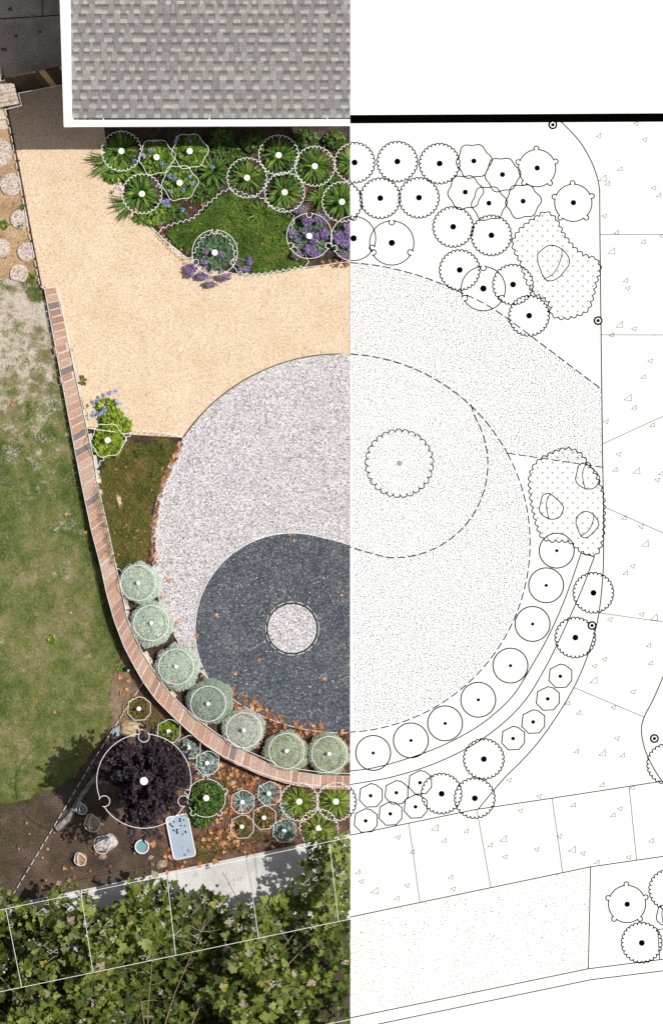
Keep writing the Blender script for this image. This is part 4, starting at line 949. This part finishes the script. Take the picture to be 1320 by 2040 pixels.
m=M(); m.scatter(CHIP,xy(x,y,.014),rots(U(0,6,n),U(-.3,.3,n),U(-.3,.3,n)),U(.01,.03,n),U(0,1,n)); tag(m.build('dirt_pebbles',leaf_mat('dirt_pebble',[(0,(.14,.09,.06)),(.6,(.32,.22,.14)),(1,(.6,.5,.42))],0,.8,.1)),'small chips and pebbles scattered round the stepping stones','pebbles',kind='stuff')
for (x,y,s,r,l) in [(645,1355,.075,.8,'golden star shaped leaf alone on the dark gravel'),(469,1345,.055,.9,'small orange leaf on dark gravel above the fourth ball shrub'),(516,1312,.07,.6,'long orange leaf curled on dark gravel'),(430,1227,.06,.95,'pale leaf lying flat in the western dark gravel lobe'.replace('western ','broad ')),
        (390,1268,.075,.5,'rusty leaf on the rim between pale and dark gravel'),(575,1066,.05,.7,'leaf on the top rim of the dark gravel'),(584,1079,.05,.85,'small buff leaf just inside the dark gravel rim'),(680,1188,.05,.9,'straw coloured leaf on dark gravel at the sheet edge'),(335,1160,.075,.7,'orange leaf on pale gravel beside the topmost ball shrub'),
        (241,1353,.085,.8,'larger golden leaf on bare earth below the spot light'),(255,1354,.07,.75,'smaller golden leaf next to the larger one on bare earth'),(251,1376,.07,.85,'lone yellow leaf lower on the bare earth'),(135,1024,.06,.85,'orange leaf on the greenest lawn patch'),(170,1058,.065,.9,'buff leaf on the lawn close to the wall'),(140,1218,.06,.85,'orange leaf in the lower middle of the lawn'),(108,1421,.06,.7,'brown leaf on the dry lower lawn'),
        (395,1722,.085,.8,'bright orange leaf at the sidewalk edge below the lid'),(310,1683,.12,.75,'big orange leaf pair beside the teal bowl'.replace(' pair','')),(101,622,.05,.6,'small leaf on bare lawn next to the wall top'),(24,803,.09,.6,'rusty leaf on the pale dry lawn patch'),
        (20,21,.075,.1,'rust leaf near the upper patio joint'),(9,95,.1,.1,'largest rust leaf on the shaded patio'),(31,69,.06,0,'dark curled leaf in the middle of the patio'),(81,61,.06,.15,'small rust leaf on the patio near the house')]:
    m=M(); zz=.04 if y>300 or x>130 else .036
    m.scatter(PLANE,np.array([[0,0,0.]]),rots(U(0,6,1),U(-.15,.15,1),U(-.2,.2,1)),np.array([s]),np.array([r])); p=at(x,y,zz); m.v=[v+np.array(p) for v in m.v]
    tag(m.build('fallen_leaf',MAT['litter'],base=p),l,'fallen leaf','single fallen leaves')

# ================================================================== WHITE PLAN LINES LAID OVER THE GARDEN
WR=.0052
_lift=[0]
def lift(): _lift[0]=(_lift[0]+1)%9; return _lift[0]*.0023
def dot(px,py,r,z):
    m=M(); P=sym_circle(px,py,r); k=(D-z)/D
    top=[at(x,y,z+.012) for x,y in P]; m.prism([p[:2] for p in top],z-.006,z+.012); return m
def symbol(kind,px,py,r,z,lab,dr=6.5,dotted=True):
    root=tag(empty('plan_symbol',at(px,py,z)),lab,'plan symbol','white plan symbols over the planting'); z+=lift()
    m=M(); P={'s':sym_scallop,'w':sym_wavy,'n':sym_notch,'b':sym_bump,'c':sym_circle,'h':sym_hept}[kind](px,py,r)
    m.tube([at(x,y,z) for x,y in P],WR,6,closed=True); m.build('outline',MAT['line'],root)
    if dotted: dot(px,py,dr,z+.012).build('centre_dot',MAT['line'],root)
KN={'s':'white scalloped ring','w':'white wavy ring','n':'white notched ring','b':'white knobbed ring','c':'white plain ring','h':'white faceted ring'}
SY=[('s',242,301,39,.42,'over the shaded clump at the eave corner'),('s',283,386,39,.42,'over the clump spilling onto the path'),('s',492,354,39,.42,'over the clump atop the dark green groundcover'),
    ('s',555,309,39,.42,'over the clump half in house shade'),('s',567,383,39,.42,'over the tidiest clump above the lavender flowers'),('s',627,331,39,.42,'over the clump with a withered edge'),('s',681,402,39,.42,'over the yellowing clump, cut by the sheet'),('s',706,324,39,.42,'cut off by the sheet edge in the upper row'),
    ('w',312,313,34.5,.43,'over the blue flowered shrub next to the path clump'),('w',378,301,34.5,.43,'over the highest blue flowered shrub'),('w',358,364,34.5,.43,'over the shrub with most blue blooms'),('w',215,877,33,.43,'over the lime shrub beside the wall'),
    ('n',428,503,45,.40,'over the statice drooping onto the path'),('n',616,470,45,.40,'over the statice with scattered lavender heads'),('n',704,475,45,.40,'over the dense purple statice, cut by the sheet'),('n',287,1556,94,3.35,'of the largest size over the purple tree'),
    ('b',411,1590,38,.5,'over the round dark green shrub')]
for (kd,x,y,r,z,w_) in SY: symbol(kd,x,y,r,z,(KN[kd]+(' and dot ' if x<697 else ' ')+w_),7.8 if r>60 else 6,x<697)
for (x,y,n_) in [(276,1161,'topmost'),(302,1241,'second'),(351,1328,'third'),(415,1402,'fourth'),(486,1455,'fifth'),(571,1496,'sixth'),(656,1502,'last')]:
    symbol('c',x,y,35,.50,'white plain ring and small dot on the '+n_+' ball shrub of the curve',3.8)
for (x,y,w_) in [(277,1412,'over the green mat plant on bare earth'),(336,1457,'over the yellow green plant by the purple tree'),(376,1489,'over the blue grey plant in orange leaves'),(413,1520,'over the grey green plant under the wall'),(483,1598,'over the pointed silver blue rosette'),(536,1581,'over the silver blue tuft touching the wall'),(526,1629,'over the withered tuft between silver plants'),(482,1647,'over the dark withered tuft by the sidewalk'),(566,1655,'over the grey green bush beside the lime clump')]:
    symbol('h',x,y,24,.24,KN['h']+' and dot '+w_,4.2)
for (x,y,w_) in [(596,1597,'over the first lime clump under the wall'),(669,1597,'over the lime clump at the sheet edge'),(635,1650,'over the lime clump overhanging the sidewalk')]:
    symbol('s',x,y,37.5,.40,KN['s']+' and dot '+w_,6)
for (x,y,s,rot,z,b,w_) in [(163,1611,.46,.05,.2,False,'on the smallest dark grey rock'),(184.5,1640,.68,.1,.26,False,'on the brown speckled rock'),(206,1682,.74,1.15,.3,False,'on the largest pale boulder'),(160,1712,.5,.0,.22,False,'on the rusty orange rock')]:
    root=tag(empty('rock_symbol',at(x,y,z)),'white angular rock outline '+w_,'plan symbol','white plan symbols over the planting'); a,b_=sym_rock(x,y,s,rot,b)
    m=M(); m.tube([at(p,q,z) for p,q in smooth(a,1,True)],WR,6,closed=True); m.build('outline',MAT['line'],root)
    m=M(); m.tube([at(p,q,z+.004) for p,q in smooth(b_,1)],WR,6); m.build('facet_line',MAT['line'],root)
G1=[(320,459),(321,470),(333,474),(339,485),(350,494),(361,506),(374,515),(386,500),(400,470),(428,458),(455,470),(471,500),(468,521),(470,536),(488,543),(512,544),(552,537),(591,531),(612,526),(612,517),(596,505),(582,491),(573,467),(583,439),(582,427),(564,420),(535,414),(523,396),(498,394),(464,379),(443,383),(434,394),(405,417),(396,429),(384,439),(356,446),(341,451)]
G2=[(260,869),(276,862),(300,863),(328,867),(362,872),(369,879),(358,906),(342,938),(328,969),(319,999),(314,1033),(309,1067),(309,1101),(308,1128),(285,1131),(254,1135),(235,1133),(226,1101),(217,1058),(208,1019),(199,976),(193,938),(201,924),(215,910),(235,897),(249,883)]
for (P,z,l) in [(G1,.17,'white scalloped outline round the bright green groundcover bed'),(G2,.17,'white scalloped outline round the olive groundcover bed')]:
    m=M(); m.tube([at(x,y,z) for x,y in sym_cover(P,12)],WR,6,closed=True); tag(m.build('plan_outline',MAT['line'],base=at(*P[0],z)),l,'plan line')
def pline(segs,z,lab,name='plan_line',r=WR):
    m=M(); z+=lift()
    for sg in segs: m.tube([at(p[0],p[1],z if len(p)<3 else p[2]) for p in sg],r,6)
    return tag(m.build(name,MAT['line'],base=at(*segs[0][0][:2],z)),lab,'plan line')
RO_=resample(OUTER,10); RI_=resample(INNER,10)
pline([[(x,y,ZWU(i/len(RO_))+.015) for i,(x,y) in enumerate(RO_)]],.36,'solid white line along the lawn side of the wall')
pline([[(*OUTER[0],.13)]+[(x,y,ZWU(i/len(RI_))+.02) for i,(x,y) in enumerate(RI_)]],.365,'solid white line along the gravel side of the wall')
pline(dashes([(285,1360),(240,1430),(180,1525),(100,1660),(13,1805)],13,5),.06,'dashed white line slanting from the wall to the sidewalk')
pline([[(124,169,1.55),(37.4,185.6,1.0),(43.5,210,1.0),(11,218,1.0)]],1.0,'white stepped line past the timber post and board fence')
pline(dashes([(11,218),(20,255),(35,335),(58,460),(80,570),(89,575)],14,4),.075,'dashed white line along the path edging strip')
pline(dashes([(206,252),(212,290),(222,330),(240,372),(262,405),(290,440)],14,4)+[[(290,440),(330,480),(372,513)]]+dashes([(372,513),(420,534),(470,546)],14,4)+[[(470,546),(530,545),(600,534),(697,521)]],.05,'white line along the curved bed edge and path')
pline([[(175,853),(232,861)],[(241,863),(262,865)]],.40,'short white line crossing the lime shrub by the wall')
pline(dashes([p for p in arc(CX,CY,CR+1,191,275,120) if p[0]<697],24,5),.035,'dashed white arc along the ball shrubs and gravel')
pline([arc(LX,LY,LR+1.5,70,222,60)]+dashes([(645,1071),(672,1078),(697,1086)],14,4),.036,'white curve round the rim of the dark gravel')
m=M()
for sg in dashes(arc(LX,LY-3,53,0,360,90),15,5): m.tube([at(x,y,.05) for x,y in sg],WR,6)
tag(m.build('plan_line',MAT['line'],base=at(LX,LY-3,.05)),'dashed white ring round the small pale gravel dot','plan line')
ZT=2.75
gr=tag(empty('plan_grid',at(330,1830,ZT)),'white ruled lines of the paving slabs over sidewalk and crown','plan line')
for k,sg in enumerate([[(-40,1822),(0,1813),(400,1730),(697,1668)],[(-40,1984),(0,1976),(400,1893),(697,1831)],[(12,1810),(43.6,1966)],[(161.6,1779),(185.5,1936)],[(332.5,1744),(350,1902)],[(492,1708),(515,1868)],[(656,1681),(674,1835)]]):
    m=M(); m.tube([at(x,y,ZT+.02*(k>1)+.004*k) for x,y in sg],WR*.85,6); m.build('ruled_line',MAT['line'],gr)
pline([[(640,2043),(697,2031)]],ZT,'short white kerb line in the lower corner of the crown')
def tri(x,y,big,k):
    s=1.5 if big else 1.0
    return [(x-5*s,y+2.5*s),(x+4*s,y-5*s),(x+4.5*s,y+3.5*s)] if k else [(x-5*s,y-.5*s),(x+5*s,y-4*s),(x+2.5*s,y+4.5*s)]
WT=[(93,1799,0,1),(79.5,1818,1,1),(130.5,1803,0,0),(185.5,1807,0,1),(217,1839,1,1),(207,1855,0,0),(277.5,1815,0,1),(314,1813,0,0),(369,1823,0,1),(354,1860,1,1),(391,1865,0,0),(22,1844,0,0),(99,1896,0,0),(111,1895,0,1),(203,1903,0,1),(283,1907,0,0),(295,1910,0,1),(422,1772,0,0),(443,1734.5,0,1),(473,1735.5,1,1),(530,1731,0,0),(535,1742.5,0,1),(610,1758,1,1),(627,1751,0,1),(606,1782.5,0,0),(460.5,1831,0,1),(498.6,1824.5,0,0),(553,1839,0,1)]
for (x,y,b,k) in WT:
    m=M(); m.tube([at(p,q,ZT+.05) for p,q in tri(x,y,b,k)],WR*.85,6,closed=True)
    tag(m.build('plan_triangle',MAT['line'],base=at(x,y,ZT+.05)),'small white outlined triangle marking the concrete paving over the sidewalk','plan mark','white triangles over the sidewalk')

# ================================================================== THE PRINTED PLAN SHEET
sheet=tag(empty('plan_drawing',at(1010,1020)),'large white printed garden plan with black line symbols','drawing')
ZS=.030
m=M(); q=[at(697,-250)[:2],at(1640,-250)[:2],at(1640,2300)[:2],at(697,2300)[:2]]; m.prism(q,.001,ZS); m.build('paper',MAT['paper'],sheet,clip=False)
ZL=ZS+.0045
def ribbon(m,pts,wd,z,closed=False,cut=True):
    P=[np.array(at(x,y,z)[:2]) for x,y in pts]; n=len(P); h=wd/S/2
    for i in range(n if closed else n-1):
        a,b=P[i],P[(i+1)%n]; d=b-a; L=np.linalg.norm(d)
        if L<1e-6: continue
        d/=L; nr=np.array([-d[1],d[0]])*h; e=d*h*.5
        if cut and max(a[0],b[0])<XB+.002: continue
        A,B=a-e,b+e
        if cut and min(A[0],B[0])<XB:
            if abs(B[0]-A[0])<1e-6: continue
            lo_,hi_=(A,B) if A[0]<B[0] else (B,A)
            t=(XB-lo_[0])/(hi_[0]-lo_[0]); lo_=lo_+(hi_-lo_)*t; A,B=lo_,hi_
            d2=(B-A)/np.linalg.norm(B-A); nr=np.array([-d2[1],d2[0]])*h
        m.add([(*(A-nr),z),(*(B-nr),z),(*(B+nr),z),(*(A+nr),z)],[(0,1,2,3)],mi=0)
placed=[]
def level(px,py,r):
    used={l for (x,y,q,l) in placed if math.hypot(px-x,py-y)<r+q+2}
    l=0
    while l in used: l+=1
    placed.append((px,py,r,l)); return l
def sheet_clip(poly):
    out=[]; n=len(poly); X0=697.6
    for i in range(n):
        a,b=poly[i],poly[(i+1)%n]; ia,ib=a[0]>=X0,b[0]>=X0
        if ia: out.append(a)
        if ia!=ib: t=(X0-a[0])/(b[0]-a[0]); out.append((X0,a[1]+t*(b[1]-a[1])))
    return out
def plan_symbol(name,P,px,py,r,dr,lw=2.1,dmat='ink',fill=None):
    m=M(); pp=sheet_clip(sym_circle(px,py,r*.93) if fill is None else fill)
    if len(pp)>2: m.sheet(mpoly(pp),ZS+.0006+.0006*level(px,py,r),mi=1)
    ribbon(m,P,lw,ZL,True); o=m.build(name,[MAT['ink'],MAT['paper']],sheet,clip=False)
    if dr and px>697-dr:
        c=sheet_clip(sym_circle(px,py,dr)); q=M(); q.sheet(mpoly(c),ZL+.0006); q.build('centre_dot',MAT[dmat],o,clip=False)
    return o
for (x,y) in [(706,324),(791,322),(875,326),(681,402),(757,395),(834,394),(902,452),(978,469),(915,538),(1021,567),(1053,629),(1181,1181),(1145,1270),(963,1512),(879,1581),(945,1590),(1277,1878),(669,1597),(1328,1522),(1332,1772)]:
    plan_symbol('scalloped_symbol',sym_scallop(x,y,39.5,28,.11),x,y,39,5.8)
o=plan_symbol('tree_symbol',sym_scallop(795,923,66,29,.08),795,923,66,5.2,1.8,'dot_grey'); o['label']='larger heavier scalloped circle with a grey dot'
for (x,y) in [(943,321),(1000,348),(926,383),(973,405),(1041,401)]: plan_symbol('wavy_symbol',sym_wavy(x,y,33.5),x,y,34,5)
for (x,y) in [(1069,335),(1141,404),(1248,1801)]: plan_symbol('knobbed_symbol',sym_bump(x,y,37),x,y,38,5.3)
for (x,y) in [(704,475),(780,484),(962,575)]: plan_symbol('notched_symbol',sym_notch(x,y,44),x,y,44,6.3)
for (x,y) in [(1108,1097),(1087,1166),(1060,1243),(1016,1326),(952,1394),(886,1441),(818,1475),(743,1500)]: plan_symbol('circle_symbol',sym_circle(x,y,34.7),x,y,35,3.3,2.3)
for (x,y) in [(1115,1347),(1090,1392),(1061,1438),(1021,1471),(836,1559),(789,1579),(738,1585),(827,1607),(777,1621),(728,1635)]: plan_symbol('faceted_symbol',sym_hept(x,y,24),x,y,24,3.7)
PC1=[(1085,424),(1097,430),(1107,441),(1119,468),(1142,497),(1158,509),(1170,514),(1189,518),(1193,538),(1184,560),(1179,586),(1170,615),(1158,623),(1141,629),(1116,634),(1099,625),(1097,606),(1092,596),(1080,590),(1061,579),(1048,555),(1038,518),(1028,504),(1022,487),(1028,468),(1048,448),(1070,434)]
PC2=[(1125,896),(1145,898),(1158,911),(1170,926),(1182,945),(1191,964),(1199,991),(1200,1015),(1199,1044),(1198,1071),(1191,1095),(1184,1105),(1167,1102),(1155,1095),(1136,1076),(1109,1075),(1085,1076),(1075,1059),(1069,1040),(1063,1015),(1058,986),(1056,960),(1058,940),(1070,921),(1087,911),(1107,901)]
for P,oy in ((PC1,434),(PC2,902)):
    c=np.mean(P,0); o=plan_symbol('groundcover_symbol',sym_cover(P,13),c[0],c[1],70,0,fill=P)
    m=M(); row=0
    for yy in np.arange(min(p[1] for p in P)+6,max(p[1] for p in P),10.0):
        row+=1
        for xx in np.arange(1010+(10 if row%2 else 0),1210,20.0):
            if inside(P,np.array([xx]),np.array([yy]))[0]: ribbon(m,[(xx-2.6,yy),(xx+2.6,yy)],1.3,ZL); ribbon(m,[(xx,yy-2.6),(xx,yy+2.6)],1.3,ZL+.0003)
    m.build('cross_pattern',MAT['grey_ink'],o,clip=False)
R1=[(1097,486.5),(1119,495.5),(1132,511),(1134.5,526),(1121,543),(1114,552),(1097,561),(1082,556),(1066,510),(1082,494)]; R1i=[(1119,495.5),(1117.6,513.6),(1109,535.5),(1097,549.5),(1082,556)]
for (a,b) in ((R1,R1i),sym_rock(1097,1009,1),sym_rock(1169,949,1),sym_rock(1168,1045,1,0,True),sym_rock(1325,1824,.8)):
    c=np.mean(a,0); m=M(); ribbon(m,smooth(a,1,True),2.0,ZL+.0005,True); o=m.build('boulder_symbol',MAT['ink'],sheet,clip=False)
    m=M(); ribbon(m,smooth(b,2),1.7,ZL+.0005); m.build('facet_line',MAT['ink'],o,clip=False)
for (x,y) in [(1100,249),(1190,639),(1178,1246),(1302,1471)]:
    m=M(); m.sheet(mpoly(sym_circle(x,y,9)),ZL+.001); m.sheet(mpoly(sym_circle(x,y,5.6)),ZL+.0016,mi=1); o=m.build('lamp_symbol',[MAT['ink'],MAT['paper']],sheet,clip=False)
    m=M(); m.sheet(mpoly(sym_circle(x,y,3.4)),ZL+.0022); m.build('centre_dot',MAT['ink'],o,clip=False)
m=M(); m.sheet(mpoly([(697.3,229.5),(1640,224.2),(1640,241.2),(697.3,246.2)]),ZL+.001); m.build('house_wall_bar',MAT['ink'],sheet,clip=False)
def dline(name,segs,wd=2.0,mat='ink'):
    if name.startswith('dashed'):
        m=M()
        for sg in segs: ribbon(m,sg,wd,ZL+.0003)
        return m.build(name,MAT[mat],sheet,clip=False)
    for sg in segs:
        m=M(); ribbon(m,sg,wd,ZL+.0003); m.build(name,MAT[mat],sheet,clip=False)
UA=smooth([(697,523),(740,527),(780,534),(850,553),(915,581),(980,612),(1050,664),(1120,717),(1197,775)],2)
dline('dashed_path_edge',dashes(UA,16,6),2.2)
dline('dashed_circle',dashes(arc(CX,CY,CR,87,28.3,60),16,6)+dashes(arc(CX,CY,CR,28.3,-87.5,120),16,6),2.2)
dline('dashed_swirl',dashes([(938,806)]+arc(785,925,186,32,-95,80)+[(745,1104),(697,1090)],16,6),2.2)
dline('dashed_bed_edge',dashes([(1011,903),(1199,931)],16,6),2.0)
WI=[(697,1536),(743,1531),(818,1510),(886.5,1484),(951.5,1448.5),(990,1418),(1024,1384),(1048.5,1344),(1092,1269),(1126,1191.5),(1156.6,1102)]
WO=[(697,1563),(777,1550),(859,1525),(932,1491),(990,1452),(1043.6,1401),(1082,1338),(1116,1270),(1157.6,1177),(1183,1109)]
dline('wall_outline',[smooth(WI,2),smooth(WO,2),[(1156.6,1102),(1183,1109)]])
dline('driveway_edge',[smooth([(1117,243),(1150,275),(1175,315),(1190,355),(1193.5,378)],2)+[(1194,466),(1196,640),(1199,885)]+smooth([(1201,1010),(1201.5,1110),(1200,1150),(1193,1220),(1183,1265),(1165,1320),(1143,1370),(1110,1425),(1075,1475),(1040,1515),(1000,1553),(952,1612)],2)])
dline('far_bed_edge',[smooth([(1345,1290),(1320,1347),(1300,1395),(1281,1428),(1275,1455),(1283,1495),(1300,1530),(1318,1557)],2)])
dline('sidewalk_edge',[[(697,1664),(945,1613),(1100,1590),(1320,1556),(1640,1507)],[(697,1827),(1175,1727),(1320,1706),(1640,1660)]],1.9)
dline('kerb_line',[[(697,2028),(1171,1930),(1320,1911),(1640,1870)],[(697,2052),(1175,1952),(1320,1934),(1640,1893)]],1.9)
dline('parkway_edge',[[(1175.5,1727),(1171,1930)],[(1330,1849),(1309,1852),(1313,1911)]],1.8)
dline('paving_joint',[[(814,1641),(836,1797)],[(949,1613),(977,1768)],[(1099,1590),(1120,1738)],[(1252,1566),(1267,1713)],[(1195,467),(1640,467)],[(1197,667),(1640,668)],[(1200,884),(1640,682)],[(1203,1010),(1640,1204)],[(1193,1221),(1640,1284)],[(1143,1370),(1281,1428)]],1.7,'grey_ink')
PTR=[(1266,246),(1191.5,270),(1283,278),(1234,337),(1200,356,1),(1209,366),(1301,374),(1311,389),(1203,430),(1227,463),(1318,470),(1280,482),(1217,501,1),(1245,559),(1249,574),(1233,648,1),(1262,655),(1217,667),(1294,719),(1280,751),(1250,793,1),(1262,812),(1206,840),(1298,847),(1231,905),(1224,936),(1267,939,1),(1316,943),(1308,956),(1242,1032),(1276,1049),(1284,1084,1),(1259,1128),(1245,1142),(1277,1224),(1302,1231,1),(1214,1234),(1291,1286),(1203,1313),(1295,1321),(1183,1327),(1182,1356,1),(1260,1378),(1129,1401),(1221,1409),(1152,1420),(1228,1471),(1147,1497),(1199,1501,1),(1239,1505),(1013,1554),(1198,1564),(1073,1586),(1258,1569),(1036,1615),(1141,1604),(1234,1611),(1220,1624),(866,1650,1),(928,1656),(792,1668),(884,1675),(1002,1672,1),(976,1684),(1113,1666),(1296,1675),(1068,1692),(821,1697),(1005,1707),(1139,1693,1),(1160,1700),(1188,1718),(1251,1708),(713,1738),(719,1756),(897,1748),(810,1764),(746,1775,1),(902,1771),(790,1790)]
for k,t in enumerate(PTR):
    m=M(); ribbon(m,tri(t[0],t[1],len(t)>2,1 if len(t)>2 else k%2),1.25,ZL+.0003,True); m.build('concrete_triangle',MAT['grey_ink'],sheet,clip=False)
def dots(x,y,s,name,mat):
    n=len(x); T=(np.array([(-.5,-.5,0),(.5,-.5,0),(.5,.5,0),(-.5,.5,0)],float),np.array([(0,1,2),(0,2,3)])); m=M()
    m.scatter(T,xy(x,y,ZL),rots(U(0,1.5,n),U(0,0,n),U(0,0,n)),U(*s,n)/S,U(0,1,n)); return tag(m.build(name,MAT[mat],sheet,clip=False),kind='stuff')
SG=[(698,526)]+[p for p in UA if p[0]>699]+[(1197,775),(1199,930),(1011,903)]+arc(CX,CY,CR-3,28,-86,60)
gx,gy=np.meshgrid(np.arange(699,1200,3.3),np.arange(524,1458,3.0)); gx=gx.ravel()+U(-2.0,2.0,gx.size); gy=gy.ravel()+U(-1.7,1.7,gy.size)+1.5*np.sin(gx/23)
k=inside(SG,gx,gy)&(U(0,1,gx.size)>.02)
for (x,y,r) in [(915,538,39),(1053,629,39),(962,575,44)]: k&=np.hypot(gx-x,gy-y)>r
dots(gx[k],gy[k],(.95,1.65),'gravel_stipple','stipple_ink')
x,y=in_poly([(698,1828),(1175,1729),(1171,1929),(698,2026)],2300); dots(x,y,(.9,1.5),'parkway_stipple','stipple_ink')
x,y=in_poly([(1205,380),(1318,260),(1318,1340),(1270,1440),(1290,1550),(1010,1595),(1110,1440),(1180,1300),(1205,1150)],330); dots(x,y,(.8,1.3),'driveway_speckle','grey_ink')
x,y=in_poly([(698,1668),(1318,1560),(1318,1704),(698,1824)],170); dots(x,y,(.8,1.4),'sidewalk_speckle','grey_ink')
